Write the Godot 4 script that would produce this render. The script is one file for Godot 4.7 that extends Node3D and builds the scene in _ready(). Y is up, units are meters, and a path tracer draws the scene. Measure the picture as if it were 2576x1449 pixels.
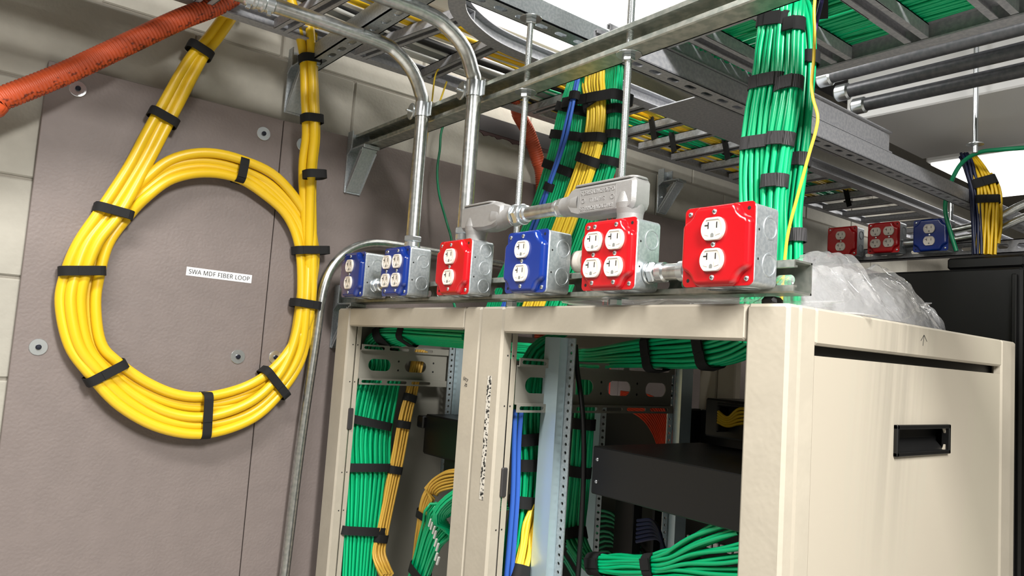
extends Node3D
# A corner of a telecom equipment room. Axes: x along the rack row (towards -x is the block wall), z towards the viewer, y up.
# Plan heights are written from the level of the lens, LEVEL metres above the floor.
const LEVEL := 2.05
var M := {}
var rng := RandomNumberGenerator.new()
var shared := {}


func V(x: float, y: float, z: float) -> Vector3:
	return Vector3(x, y, z)


func P(x: float, y: float) -> Vector2:
	return Vector2(x, y)


# ---------------------------------------------------------------- geometry
class Geo:
	var v := PackedVector3Array()
	var n := PackedVector3Array()
	var u := PackedVector2Array()
	var ix := PackedInt32Array()

	func tri(a: Vector3, b: Vector3, c: Vector3, na: Vector3, nb: Vector3, nc: Vector3) -> void:
		var s := v.size()
		var flip := (b - a).cross(c - a).dot(na + nb + nc) > 0.0
		v.append(a); n.append(na); u.append(Vector2(a.x + a.z, a.y))
		if flip:
			v.append(c); n.append(nc); u.append(Vector2(c.x + c.z, c.y))
			v.append(b); n.append(nb); u.append(Vector2(b.x + b.z, b.y))
		else:
			v.append(b); n.append(nb); u.append(Vector2(b.x + b.z, b.y))
			v.append(c); n.append(nc); u.append(Vector2(c.x + c.z, c.y))
		ix.append(s); ix.append(s + 1); ix.append(s + 2)

	func quad(a: Vector3, b: Vector3, c: Vector3, d: Vector3, out: Vector3) -> void:
		var f := (b - a).cross(c - a)
		if f.length() < 1e-12:
			f = (c - a).cross(d - a)
		f = f.normalized()
		if f.dot(out) < 0.0:
			f = -f
		tri(a, b, c, f, f, f)
		tri(a, c, d, f, f, f)

	func squad(a: Vector3, b: Vector3, c: Vector3, d: Vector3, na: Vector3, nb: Vector3, nc: Vector3, nd: Vector3) -> void:
		tri(a, b, c, na, nb, nc)
		tri(a, c, d, na, nc, nd)

	# a sweep of circles along points, radius a number or one number per point
	func tube(pts: Array, rad, sides := 8, caps := true) -> void:
		var m := pts.size()
		var t0: Vector3 = (pts[1] - pts[0]).normalized()
		var s: Vector3 = t0.cross(Vector3(0.31, 0.9, 0.17)).normalized()
		var first := v.size()
		var len := 0.0
		for k in m:
			var t: Vector3 = ((pts[mini(k + 1, m - 1)] - pts[maxi(k - 1, 0)])).normalized()
			s = (s - t * s.dot(t)).normalized()
			var w := t.cross(s)
			var r: float = rad if rad is float else rad[k]
			var slope := 0.0
			if not rad is float:
				var dl: float = (pts[mini(k + 1, m - 1)] - pts[maxi(k - 1, 0)]).length()
				slope = -(rad[mini(k + 1, m - 1)] - rad[maxi(k - 1, 0)]) / maxf(dl, 1e-6)
			if k > 0:
				len += (pts[k] - pts[k - 1]).length()
			for q in sides + 1:
				var a := TAU * q / sides
				var d := s * cos(a) + w * sin(a)
				v.append(pts[k] + d * r)
				n.append((d + t * slope).normalized())
				u.append(Vector2(len, float(q) / sides))
		for k in m - 1:
			for q in sides:
				var a := first + k * (sides + 1) + q
				var b := a + sides + 1
				ix.append(a); ix.append(b); ix.append(a + 1)
				ix.append(a + 1); ix.append(b); ix.append(b + 1)
		if caps:
			for e in [0, m - 1]:
				var t: Vector3 = (pts[1] - pts[0]).normalized() * -1.0 if e == 0 else (pts[m - 1] - pts[m - 2]).normalized()
				for q in sides:
					tri(pts[e], v[first + e * (sides + 1) + q], v[first + e * (sides + 1) + q + 1], t, t, t)

	# surface of revolution about the y axis of T; profile of (radius, height), flat across each band
	func lathe(prof: Array, T: Transform3D, seg := 20) -> void:
		for k in prof.size() - 1:
			var p: Vector2 = prof[k]
			var q: Vector2 = prof[k + 1]
			var d := (q - p).normalized()
			var nn := Vector2(d.y, -d.x)
			for j in seg:
				var a0 := TAU * j / seg
				var a1 := TAU * (j + 1) / seg
				var c0 := Vector3(cos(a0), 0, sin(a0))
				var c1 := Vector3(cos(a1), 0, sin(a1))
				var n0 := (T.basis * (c0 * nn.x + Vector3.UP * nn.y)).normalized()
				var n1 := (T.basis * (c1 * nn.x + Vector3.UP * nn.y)).normalized()
				var A := T * (c0 * p.x + Vector3.UP * p.y)
				var B := T * (c1 * p.x + Vector3.UP * p.y)
				var C := T * (c1 * q.x + Vector3.UP * q.y)
				var D := T * (c0 * q.x + Vector3.UP * q.y)
				if p.x > 1e-6:
					tri(A, B, C, n0, n1, n1)
				if q.x > 1e-6:
					tri(A, C, D, n0, n1, n0)

	# extrude poly (in T's xy) from z0 to z1, with a chamfer at both ends; walls shade smooth where they turn less than 40 degrees
	func prism(poly: PackedVector2Array, T: Transform3D, z0: float, z1: float, bev := 0.0, smooth := false) -> void:
		var m := poly.size()
		var area := 0.0
		for k in m:
			area += poly[k].cross(poly[(k + 1) % m])
		if area < 0.0:
			poly = poly.duplicate()
			poly.reverse()
		var en := PackedVector2Array()
		var vn := PackedVector2Array()
		for k in m:
			var d := (poly[(k + 1) % m] - poly[k]).normalized()
			en.append(Vector2(d.y, -d.x))
		for k in m:
			vn.append((en[k] + en[(k + m - 1) % m]).normalized())
		var ins := PackedVector2Array()
		for k in m:
			ins.append(poly[k] - vn[k] * bev / maxf(0.4, vn[k].dot(en[k])))
		var rings := [[poly, z0 + bev], [poly, z1 - bev]]
		if bev > 0.0:
			rings = [[ins, z0], [poly, z0 + bev], [poly, z1 - bev], [ins, z1]]
		var bb := T.basis
		for j in rings.size() - 1:
			for k in m:
				var k2 := (k + 1) % m
				var ra: PackedVector2Array = rings[j][0]
				var rb: PackedVector2Array = rings[j + 1][0]
				var za: float = rings[j][1]
				var zb: float = rings[j + 1][1]
				var A := T * Vector3(ra[k].x, ra[k].y, za)
				var B := T * Vector3(ra[k2].x, ra[k2].y, za)
				var C := T * Vector3(rb[k2].x, rb[k2].y, zb)
				var D := T * Vector3(rb[k].x, rb[k].y, zb)
				if smooth:
					var tilt := 0.0 if rings.size() == 2 or j == 1 else (-0.7 if j == 0 else 0.7)
					var n1 := (bb * Vector3(vn[k].x, vn[k].y, tilt)).normalized()
					var n2 := (bb * Vector3(vn[k2].x, vn[k2].y, tilt)).normalized()
					squad(A, B, C, D, n1, n2, n2, n1)
				else:
					quad(A, B, C, D, bb * Vector3(en[k].x, en[k].y, 0.0))
		var face: PackedVector2Array = ins if bev > 0.0 else poly
		var tr := Geometry2D.triangulate_polygon(face)
		for e in 2:
			var z := z0 if e == 0 else z1
			var nn := (bb * Vector3(0, 0, -1.0 if e == 0 else 1.0)).normalized()
			for k in range(0, tr.size(), 3):
				var a := face[tr[k]]
				var b := face[tr[k + 1]]
				var c := face[tr[k + 2]]
				tri(T * Vector3(a.x, a.y, z), T * Vector3(b.x, b.y, z), T * Vector3(c.x, c.y, z), nn, nn, nn)

	func box(c: Vector3, s: Vector3, bev := 0.0, B := Basis()) -> void:
		var h := s * 0.5
		var pl: PackedVector2Array
		if bev > 0.0:
			pl = PackedVector2Array([Vector2(-h.x + bev, -h.y), Vector2(h.x - bev, -h.y), Vector2(h.x, -h.y + bev), Vector2(h.x, h.y - bev), Vector2(h.x - bev, h.y), Vector2(-h.x + bev, h.y), Vector2(-h.x, h.y - bev), Vector2(-h.x, -h.y + bev)])
		else:
			pl = PackedVector2Array([Vector2(-h.x, -h.y), Vector2(h.x, -h.y), Vector2(h.x, h.y), Vector2(-h.x, h.y)])
		prism(pl, Transform3D(B, c), -h.z, h.z, bev)

	# a sheet in T's xy from x0..x1, y0..y1, thick along z (centred), with a row of rounded holes [centre x, half width, half height]
	func sheet(T: Transform3D, x0: float, x1: float, y0: float, y1: float, thick: float, holes: Array, cy := 0.0) -> void:
		var cuts := [x0]
		for k in holes.size() - 1:
			cuts.append((holes[k][0] + holes[k + 1][0]) * 0.5)
		cuts.append(x1)
		var up := T.basis.z.normalized()
		var zt := thick * 0.5
		for k in holes.size():
			var a0: float = cuts[k]
			var a1: float = cuts[k + 1]
			var c := Vector2(holes[k][0], cy)
			var hw: float = holes[k][1]
			var hh: float = holes[k][2]
			var r := minf(hw, hh)
			var hp := []
			var bp := []
			for j in 20:
				var an := TAU * (j + 0.5) / 20
				var d := Vector2(cos(an), sin(an))
				var p := c + Vector2(signf(d.x) * (hw - r), signf(d.y) * (hh - r)) + d * r
				if j % 5 == 0 and j > 0 and p.distance_to(hp[hp.size() - 1]) > r * 0.5:
					var q: Vector2 = hp[hp.size() - 1]
					for w in 7:
						hp.append(q.lerp(p, (w + 1) / 8.0))
				hp.append(p)
			var q0: Vector2 = hp[hp.size() - 1]
			if q0.distance_to(hp[0]) > r * 0.5:
				for w in 7:
					hp.append(q0.lerp(hp[0], (w + 1) / 8.0))
			var cnt := hp.size()
			for j in cnt:
				var e: Vector2 = hp[j] - c
				var sx := ((a1 if e.x > 0 else a0) - c.x) / e.x if absf(e.x) > 1e-9 else 1e9
				var sy := ((y1 if e.y > 0 else y0) - c.y) / e.y if absf(e.y) > 1e-9 else 1e9
				bp.append(c + e * minf(sx, sy))
			for j in cnt:
				var j2 := (j + 1) % cnt
				var pa: Vector2 = bp[j]
				var pb: Vector2 = bp[j2]
				var corner = null
				if absf(pa.x - pb.x) > 1e-6 and absf(pa.y - pb.y) > 1e-6:
					corner = Vector2(a1 if pa.x + pb.x > 2.0 * c.x else a0, y1 if pa.y + pb.y > 2.0 * c.y else y0)
				for s in [-1.0, 1.0]:
					var z: float = zt * s
					var nn: Vector3 = up * s
					var A := T * Vector3(hp[j].x, hp[j].y, z)
					var B := T * Vector3(hp[j2].x, hp[j2].y, z)
					var C := T * Vector3(pb.x, pb.y, z)
					var D := T * Vector3(pa.x, pa.y, z)
					squad(A, B, C, D, nn, nn, nn, nn)
					if corner != null:
						tri(D, C, T * Vector3(corner.x, corner.y, z), nn, nn, nn)
				var mid: Vector2 = (hp[j] + hp[j2]) * 0.5 - c
				quad(T * Vector3(hp[j].x, hp[j].y, -zt), T * Vector3(hp[j2].x, hp[j2].y, -zt), T * Vector3(hp[j2].x, hp[j2].y, zt), T * Vector3(hp[j].x, hp[j].y, zt), T.basis * Vector3(-mid.x, -mid.y, 0))
		for e in [[Vector2(x0, y0), Vector2(x1, y0), Vector3(0, -1, 0)], [Vector2(x0, y1), Vector2(x1, y1), Vector3(0, 1, 0)], [Vector2(x0, y0), Vector2(x0, y1), Vector3(-1, 0, 0)], [Vector2(x1, y0), Vector2(x1, y1), Vector3(1, 0, 0)]]:
			quad(T * Vector3(e[0].x, e[0].y, -zt), T * Vector3(e[1].x, e[1].y, -zt), T * Vector3(e[1].x, e[1].y, zt), T * Vector3(e[0].x, e[0].y, zt), T.basis * e[2])

	# a closed band round a section: half sizes hs (along S) and hu (along U), width along t
	func band(c: Vector3, t: Vector3, S: Vector3, hs: float, hu: float, width: float, thick := 0.0018) -> void:
		var U := t.cross(S).normalized()
		var m := 28
		var r := minf(minf(hs, hu), 0.013)
		var pts := []
		var nor := []
		for j in m:
			var an := TAU * (j + 0.5) / m
			var d := Vector2(cos(an), sin(an))
			var o := Vector2(signf(d.x) * (hs - r), signf(d.y) * (hu - r))
			pts.append(o + d * r)
			nor.append(d)
		for j in m:
			var j2 := (j + 1) % m
			var a: Vector2 = pts[j]
			var b: Vector2 = pts[j2]
			var ao: Vector2 = a + nor[j] * thick
			var bo: Vector2 = b + nor[j2] * thick
			var na: Vector3 = S * nor[j].x + U * nor[j].y
			var nb: Vector3 = S * nor[j2].x + U * nor[j2].y
			var e := t * width * 0.5
			var A := c + S * ao.x + U * ao.y
			var B := c + S * bo.x + U * bo.y
			squad(A - e, B - e, B + e, A + e, na, nb, nb, na)
			var Ai := c + S * a.x + U * a.y
			var Bi := c + S * b.x + U * b.y
			quad(A + e, B + e, Bi + e, Ai + e, t)
			quad(A - e, B - e, Bi - e, Ai - e, -t)

	func mesh(off := Vector3.ZERO) -> ArrayMesh:
		if off != Vector3.ZERO:
			for k in v.size():
				v[k] -= off
		var a := []
		a.resize(Mesh.ARRAY_MAX)
		a[Mesh.ARRAY_VERTEX] = v
		a[Mesh.ARRAY_NORMAL] = n
		a[Mesh.ARRAY_TEX_UV] = u
		a[Mesh.ARRAY_INDEX] = ix
		var m := ArrayMesh.new()
		m.add_surface_from_arrays(Mesh.PRIMITIVE_TRIANGLES, a)
		return m


# ---------------------------------------------------------------- objects
# a thing: a node at its base, whose parts are its children
func thing(called: String, label: String, category: String, base: Vector3, group := "") -> Node3D:
	var o := Node3D.new()
	o.name = called
	add_child(o, true)
	o.position = base + V(0, LEVEL, 0)
	tag(o, label, category, group)
	return o


func tag(o: Node, label: String, category: String, group := "") -> void:
	o.set_meta("label", label)
	o.set_meta("category", category)
	if group:
		o.set_meta("group", group)


# a part whose shape is written in plan coordinates
func part(root: Node3D, called: String, g: Geo, m: Material) -> MeshInstance3D:
	var w := V(0, LEVEL, 0)
	var p: Node3D = root
	var off := Vector3.ZERO
	while p != self and p != null:
		off += p.position
		p = p.get_parent() as Node3D
	return inst(root, called, g.mesh(off - w), m, Transform3D())


# a part that shares a mesh, placed by T in its thing
func inst(root: Node3D, called: String, mesh: Mesh, m: Material, T: Transform3D) -> MeshInstance3D:
	var o := MeshInstance3D.new()
	o.mesh = mesh
	o.material_override = m
	o.transform = T
	o.name = called
	root.add_child(o, true)
	return o


func structure(called: String, g: Geo, m: Material, base := Vector3.ZERO) -> MeshInstance3D:
	var o := inst(self, called, g.mesh(base), m, Transform3D(Basis(), base + V(0, LEVEL, 0)))
	o.set_meta("kind", "structure")
	return o


# points of a smooth curve through pts
func curve(pts: Array, per := 6) -> Array:
	var out := []
	var m := pts.size()
	for k in m - 1:
		for j in per:
			out.append(pts[k].cubic_interpolate(pts[k + 1], pts[maxi(k - 1, 0)] if k > 0 else pts[0] * 2.0 - pts[1], pts[k + 2] if k + 2 < m else pts[m - 1] * 2.0 - pts[m - 2], float(j) / per))
	out.append(pts[m - 1])
	return out


# the axes of a frame with z along d
func along(d: Vector3, up := Vector3.UP) -> Basis:
	d = d.normalized()
	var x := up.cross(d)
	if x.length() < 0.01:
		x = Vector3.RIGHT.cross(d)
	x = x.normalized()
	return Basis(x, d.cross(x).normalized(), d)


# with y along d, for lathe()
func stand(at: Vector3, d: Vector3) -> Transform3D:
	var b := along(d)
	return Transform3D(Basis(b.x, b.z, -b.y), at)


func ngon(m: int, r: float, turn := 0.0) -> PackedVector2Array:
	var p := PackedVector2Array()
	for k in m:
		p.append(P(cos(turn + TAU * k / m), sin(turn + TAU * k / m)) * r)
	return p


func rrect(w: float, h: float, r: float, m := 5) -> PackedVector2Array:
	var p := PackedVector2Array()
	for q in 4:
		var c := P((w * 0.5 - r) * (1 if q in [0, 3] else -1), (h * 0.5 - r) * (1 if q < 2 else -1))
		for k in m + 1:
			var a := PI / 2 * (q + float(k) / m)
			p.append(c + P(cos(a), sin(a)) * r)
	return p


# one bundle of cables: center path, S the wide direction of its section, w x h section, n cables of radius r
func strands(root: Node3D, path: Array, S: Vector3, w: float, h: float, count: int, r: float, m: Material, per := 5, scales := [], sides := 7, jitter := 0.5) -> void:
	var c := curve(path, per)
	var N := c.size()
	var cols := maxi(1, int(floor((w - 2.0 * r) / (2.05 * r))) + 1)
	var rows := maxi(1, int(ceil(float(count) / cols)))
	for k in count:
		var row := k / cols
		var col := k % cols
		var in_row := mini(cols, count - row * cols)
		var a := 0.0 if in_row == 1 else -1.0 + 2.0 * (col + (0.5 if row % 2 == 1 and in_row == cols else 0.0) * 0.6) / (in_row - 1)
		var b := 0.0 if rows == 1 else 1.0 - 2.0 * row / (rows - 1)
		var ph := rng.randf() * TAU
		var ph2 := rng.randf() * TAU
		var f := rng.randf_range(1.2, 2.6)
		var am := rng.randf_range(0.3, 1.0) * jitter * r
		var pts := []
		for q in N:
			var t: Vector3 = (c[mini(q + 1, N - 1)] - c[maxi(q - 1, 0)]).normalized()
			var s: Vector3 = (S - t * S.dot(t)).normalized()
			var u2: Vector3 = t.cross(s)
			var sc := 1.0
			var fq := float(q) / (N - 1)
			if scales.size() > 0:
				var x := fq * (scales.size() - 1)
				var i0 := mini(int(x), scales.size() - 2)
				sc = lerpf(scales[i0], scales[i0 + 1], x - i0)
			pts.append(c[q] + s * (a * (w * 0.5 - r) * sc + am * sin(ph + fq * f * TAU)) + u2 * (b * maxf(h * 0.5 - r, 0.0) + am * 0.6 * sin(ph2 + fq * f * TAU)))
		var g := Geo.new()
		g.tube(pts, r, sides)
		part(root, "cable", g, m)


# a hook-and-loop strap round the bundle at fraction f of its path
func strap(root: Node3D, path: Array, f: float, S: Vector3, w: float, h: float, width := 0.019, skew := 0.0, m: Material = null) -> void:
	var c := curve(path, 6)
	var N := c.size()
	var x := f * (N - 1)
	var i0 := mini(int(x), N - 2)
	var at: Vector3 = c[i0].lerp(c[i0 + 1], x - i0)
	var t: Vector3 = (c[mini(i0 + 2, N - 1)] - c[maxi(i0 - 1, 0)]).normalized()
	var s: Vector3 = (S - t * S.dot(t)).normalized()
	if skew != 0.0:
		var ax := t.cross(s)
		t = t.rotated(ax, skew)
		s = s.rotated(ax, skew)
	var g := Geo.new()
	g.band(at, t, s, w * 0.5 + 0.001, h * 0.5 + 0.001, width)
	# the free end of the strap lies on top of the loop
	var U := t.cross(s)
	for sg in [1.0]:
		g.box(at + U * sg * (h * 0.5 + 0.0036) + s * w * 0.12, V(minf(w * 0.5, 0.03), width * 0.96, 0.0016), 0.0, Basis(s, t, s.cross(t)))
	part(root, "velcro_strap", g, m if m else M.velcro)


# slotted C-shaped strut channel from a to b, its open side towards open_dir
func channel(root: Node3D, a: Vector3, b: Vector3, open_dir: Vector3, slots: bool, m: Material, first := 0.03, size := 0.0413) -> void:
	var d := (b - a).normalized()
	var L := (b - a).length()
	var side := d.cross(open_dir).normalized()
	var hs := size * 0.5
	var t := 0.0027
	var T := Transform3D(Basis(side, open_dir, d), a)
	if T.basis.determinant() < 0:
		T.basis = Basis(-side, open_dir, d)
	var g := Geo.new()
	for s in [-1.0, 1.0]:
		# flange, lip and the lip's inward curl
		var p := PackedVector2Array([P(s * hs, -hs), P(s * hs, hs - 0.002), P(s * (hs - 0.002), hs), P(s * (hs - 0.0095), hs), P(s * (hs - 0.0095), hs - 0.0075), P(s * (hs - 0.0070), hs - 0.0075), P(s * (hs - 0.0070), hs - t), P(s * (hs - t), hs - t), P(s * (hs - t), -hs)])
		g.prism(p, T, 0, L)
	part(root, "channel_side", g, m)
	var w := Geo.new()
	var W := Transform3D(Basis(T.basis.z, T.basis.x, T.basis.z.cross(T.basis.x)), a - open_dir * (hs - t * 0.5))
	var holes := []
	if slots:
		var x := first
		while x < L - 0.02:
			holes.append([x, 0.0143, 0.0071])
			x += 0.0508
		w.sheet(W, 0, L, -hs, hs, t, holes)
	else:
		w.box(W * V(L * 0.5, 0, 0), V(L, size, t), 0.0, W.basis)
	part(root, "channel_back", w, m)


func hexnut(root: Node3D, called: String, at: Vector3, d: Vector3, r: float, hgt: float, m: Material) -> void:
	var g := Geo.new()
	g.prism(ngon(6, r), Transform3D(along(d), at), 0, hgt, r * 0.1)
	part(root, called, g, m)


func ring(root: Node3D, called: String, at: Vector3, d: Vector3, r: float, hgt: float, m: Material, hole := 0.0) -> void:
	var g := Geo.new()
	var b := minf(hgt * 0.3, r * 0.2)
	g.lathe([P(hole, 0), P(r - b, 0), P(r, b), P(r, hgt - b), P(r - b, hgt), P(hole, hgt)] + ([P(hole, 0)] if hole > 0.0 else []), stand(at, d), 24)
	part(root, called, g, m)


# ---------------------------------------------------------------- materials
func noise(freq: float, octaves := 4, size := 512, kind := FastNoiseLite.TYPE_SIMPLEX_SMOOTH, ramp: Gradient = null, normal := 0.0) -> NoiseTexture2D:
	var f := FastNoiseLite.new()
	f.seed = 7
	f.noise_type = kind
	f.frequency = freq
	f.fractal_octaves = octaves
	var t := NoiseTexture2D.new()
	t.width = size
	t.height = size
	t.seamless = true
	t.noise = f
	if ramp:
		t.color_ramp = ramp
	if normal > 0.0:
		t.as_normal_map = true
		t.bump_strength = normal
	return t


func ramp2(a: Color, b: Color, at0 := 0.3, at1 := 0.7) -> Gradient:
	var g := Gradient.new()
	g.offsets = PackedFloat32Array([at0, at1])
	g.colors = PackedColorArray([a, b])
	return g


func mat(called: String, c: Color, rough := 0.5, metal := 0.0) -> StandardMaterial3D:
	var m := StandardMaterial3D.new()
	m.resource_name = called
	m.albedo_color = c
	m.roughness = rough
	m.metallic = metal
	M[called] = m
	return m


func mottled(m: StandardMaterial3D, tex: Texture2D, scale: float, bump: Texture2D = null, depth := 0.0) -> void:
	m.albedo_texture = tex
	m.uv1_triplanar = true
	m.uv1_world_triplanar = true
	m.uv1_scale = V(scale, scale, scale)
	if bump:
		m.heightmap_enabled = true
		m.heightmap_texture = bump
		m.heightmap_scale = depth


func materials() -> void:
	var soft := noise(0.02, 4, 512, FastNoiseLite.TYPE_SIMPLEX_SMOOTH, ramp2(Color(0.98, 0.98, 0.98), Color(1, 1, 1)))
	var rough_relief := noise(0.08, 4, 512)
	var fine_relief := noise(0.15, 3, 512)
	var spangle := noise(0.03, 3, 512, FastNoiseLite.TYPE_SIMPLEX_SMOOTH, ramp2(Color(0.91, 0.92, 0.93), Color(1, 1, 1), 0.3, 0.7))
	var streak := noise(0.03, 3, 512, FastNoiseLite.TYPE_SIMPLEX_SMOOTH, ramp2(Color(0.86, 0.88, 0.88), Color(1, 1, 1)))
	mottled(mat("block_paint", Color(0.61, 0.595, 0.555), 0.8), soft, 2.0, rough_relief, 0.035)
	mottled(mat("mortar", Color(0.52, 0.50, 0.46), 0.9), soft, 3.0, rough_relief, 0.08)
	mottled(mat("board_paint", Color(0.445, 0.405, 0.39), 0.6), soft, 1.5, fine_relief, 0.05)
	mat("board_edge", Color(0.30, 0.26, 0.23), 0.9)
	mottled(mat("cabinet_paint", Color(0.63, 0.60, 0.545), 0.45), soft, 1.2, fine_relief, 0.02)
	# the end panel's gray rub marks, running down from the top rail
	var sm := Image.create(256, 256, false, Image.FORMAT_RGB8)
	var fn := FastNoiseLite.new()
	fn.seed = 21
	fn.frequency = 0.02
	for x in 256:
		for y in 256:
			var z := -1.51 + 0.66 * x / 255.0
			var h := -0.42 + 0.52 * y / 255.0
			var lean := z - 0.10 * (0.08 - h)
			var a := clampf((0.5 + 0.9 * fn.get_noise_2d(lean * 2600.0, h * 60.0)) * 0.75, 0.0, 1.0)
			a *= exp(-pow((lean + 1.09) / 0.075, 2.0)) * clampf((h + 0.30) / 0.34, 0.0, 1.0)
			sm.set_pixel(x, y, Color(0.63, 0.60, 0.545).lerp(Color(0.47, 0.45, 0.41), a * 0.75))
	var cs := mat("cabinet_rubbed", Color(1, 1, 1), 0.45)
	cs.albedo_texture = ImageTexture.create_from_image(sm)
	cs.texture_repeat = false
	cs.uv1_scale = V(1.0 / 0.66, 1.0 / 0.52, 1)
	cs.uv1_offset = V(1.9956 / 0.66, 0.42 / 0.52, 0)
	mat("liner_paint", Color(0.50, 0.49, 0.455), 0.5)
	mottled(mat("galvanized", Color(0.74, 0.76, 0.77), 0.42, 0.75), spangle, 9.0)
	mottled(mat("dull_steel", Color(0.66, 0.66, 0.675), 0.5, 0.25), spangle, 6.0)
	mottled(mat("strut_steel", Color(0.74, 0.745, 0.71), 0.34, 0.82), streak, 3.0)
	mottled(mat("conduit_steel", Color(0.80, 0.80, 0.79), 0.27, 0.95), streak, 5.0)
	mat("zinc", Color(0.82, 0.84, 0.85), 0.25, 0.9)
	mat("rail_zinc", Color(0.76, 0.84, 0.87), 0.32, 0.6)
	mottled(mat("cast_aluminum", Color(0.57, 0.565, 0.56), 0.42, 0.35), soft, 8.0, noise(0.22, 2, 512), 0.025)
	mat("raised_letter", Color(0.62, 0.615, 0.61), 0.4, 0.35)
	mat("red_enamel", Color(0.66, 0.03, 0.075), 0.2).metallic_specular = 0.6
	mat("blue_enamel", Color(0.03, 0.16, 0.46), 0.2).metallic_specular = 0.6
	mat("white_nylon", Color(0.83, 0.80, 0.76), 0.35)
	mat("slot_dark", Color(0.02, 0.02, 0.02), 0.8)
	mat("velcro", Color(0.022, 0.023, 0.028), 0.85)
	var vs: StandardMaterial3D = mat("velcro_ribbed", Color(0.10, 0.10, 0.11), 0.8)
	vs.heightmap_enabled = true
	mat("yellow_jacket", Color(0.85, 0.695, 0.10), 0.36)
	mat("yellow_patch", Color(0.90, 0.77, 0.22), 0.42)
	mat("amber_patch", Color(0.80, 0.63, 0.26), 0.45)
	mat("green_jacket", Color(0.0, 0.65, 0.42), 0.34)
	mat("green_wire", Color(0.0, 0.44, 0.29), 0.4)
	mat("blue_jacket", Color(0.19, 0.36, 0.70), 0.4)
	mat("navy_jacket", Color(0.05, 0.09, 0.22), 0.45)
	mat("purple_jacket", Color(0.36, 0.22, 0.55), 0.4)
	mat("white_jacket", Color(0.78, 0.78, 0.76), 0.45)
	mat("gray_jacket", Color(0.45, 0.46, 0.45), 0.5)
	mat("black_jacket", Color(0.03, 0.03, 0.035), 0.45)
	mat("orange_fiber", Color(0.80, 0.22, 0.07), 0.45)
	mat("red_wire", Color(0.75, 0.20, 0.14), 0.5)
	mat("black_steel", Color(0.035, 0.036, 0.04), 0.42)
	mat("black_plastic", Color(0.03, 0.03, 0.032), 0.4)
	mat("bolt_blue", Color(0.05, 0.07, 0.13), 0.45, 0.4)
	mat("label_white", Color(0.88, 0.88, 0.88), 0.5)
	mat("ink", Color(0.03, 0.03, 0.035), 0.7)
	mat("worn_label", Color(0.72, 0.70, 0.66), 0.8)
	mat("dark_gray", Color(0.16, 0.15, 0.15), 0.6)
	mat("ceiling_paint", Color(0.30, 0.30, 0.31), 0.8)
	mottled(mat("pipe_steel", Color(0.36, 0.36, 0.375), 0.4, 0.4), streak, 4.0)
	mat("floor_tile", Color(0.82, 0.81, 0.79), 0.5)
	mat("duct_metal", Color(0.80, 0.80, 0.80), 0.5, 0.1)
	mat("rust_paint", Color(0.16, 0.06, 0.05), 0.8)
	# worn sticker: torn white paper over black adhesive
	mottled(M.worn_label, noise(0.03, 5, 512, FastNoiseLite.TYPE_SIMPLEX_SMOOTH, ramp2(Color(0.06, 0.06, 0.06), Color(1, 1, 1), 0.37, 0.44)), 7.0)
	# orange duct with scuffed print along one side
	var im := Image.create(512, 64, false, Image.FORMAT_RGB8)
	im.fill(Color(0.72, 0.29, 0.13))
	var f := FastNoiseLite.new()
	f.seed = 3
	f.frequency = 0.05
	for x in 512:
		for y in 64:
			var d := absf(y - 12.0)
			var a := f.get_noise_2d(x * 1.0, y * 5.0) * 1.4 - d * 0.05
			if a > -0.05:
				im.set_pixel(x, y, Color(0.72, 0.29, 0.13).lerp(Color(0.25, 0.08, 0.05), clampf((a + 0.05) * 3.0, 0.0, 0.75)))
	var od: StandardMaterial3D = mat("orange_duct", Color(1, 1, 1), 0.5)
	od.albedo_texture = ImageTexture.create_from_image(im)
	od.uv1_scale = V(1.6, 1, 1)
	mat("plain_orange", Color(0.68, 0.27, 0.14), 0.5)
	# strap weave
	var w := Image.create(64, 64, false, Image.FORMAT_RGB8)
	for x in 64:
		for y in 64:
			var k := 0.5 + 0.5 * sin(x * TAU / 8.0)
			w.set_pixel(x, y, Color(k, k, k))
	vs.heightmap_texture = ImageTexture.create_from_image(w)
	vs.heightmap_scale = 0.05
	vs.albedo_texture = vs.heightmap_texture
	vs.albedo_color = Color(0.30, 0.29, 0.30)
	vs.uv1_triplanar = true
	vs.uv1_world_triplanar = true
	vs.uv1_scale = V(55, 55, 55)
	# clear polythene
	var b := mat("clear_film", Color(0.97, 0.97, 0.98, 0.10), 0.08)
	b.transparency = BaseMaterial3D.TRANSPARENCY_ALPHA
	# lit lens of the ceiling fixtures
	var e := mat("lamp_lens", Color(0.95, 0.95, 0.95), 0.5)
	e.emission_enabled = true
	e.emission = Color(1.0, 0.992, 0.975)
	e.emission_energy_multiplier = 0.9
	mat("fixture_white", Color(0.88, 0.88, 0.87), 0.4)


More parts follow.
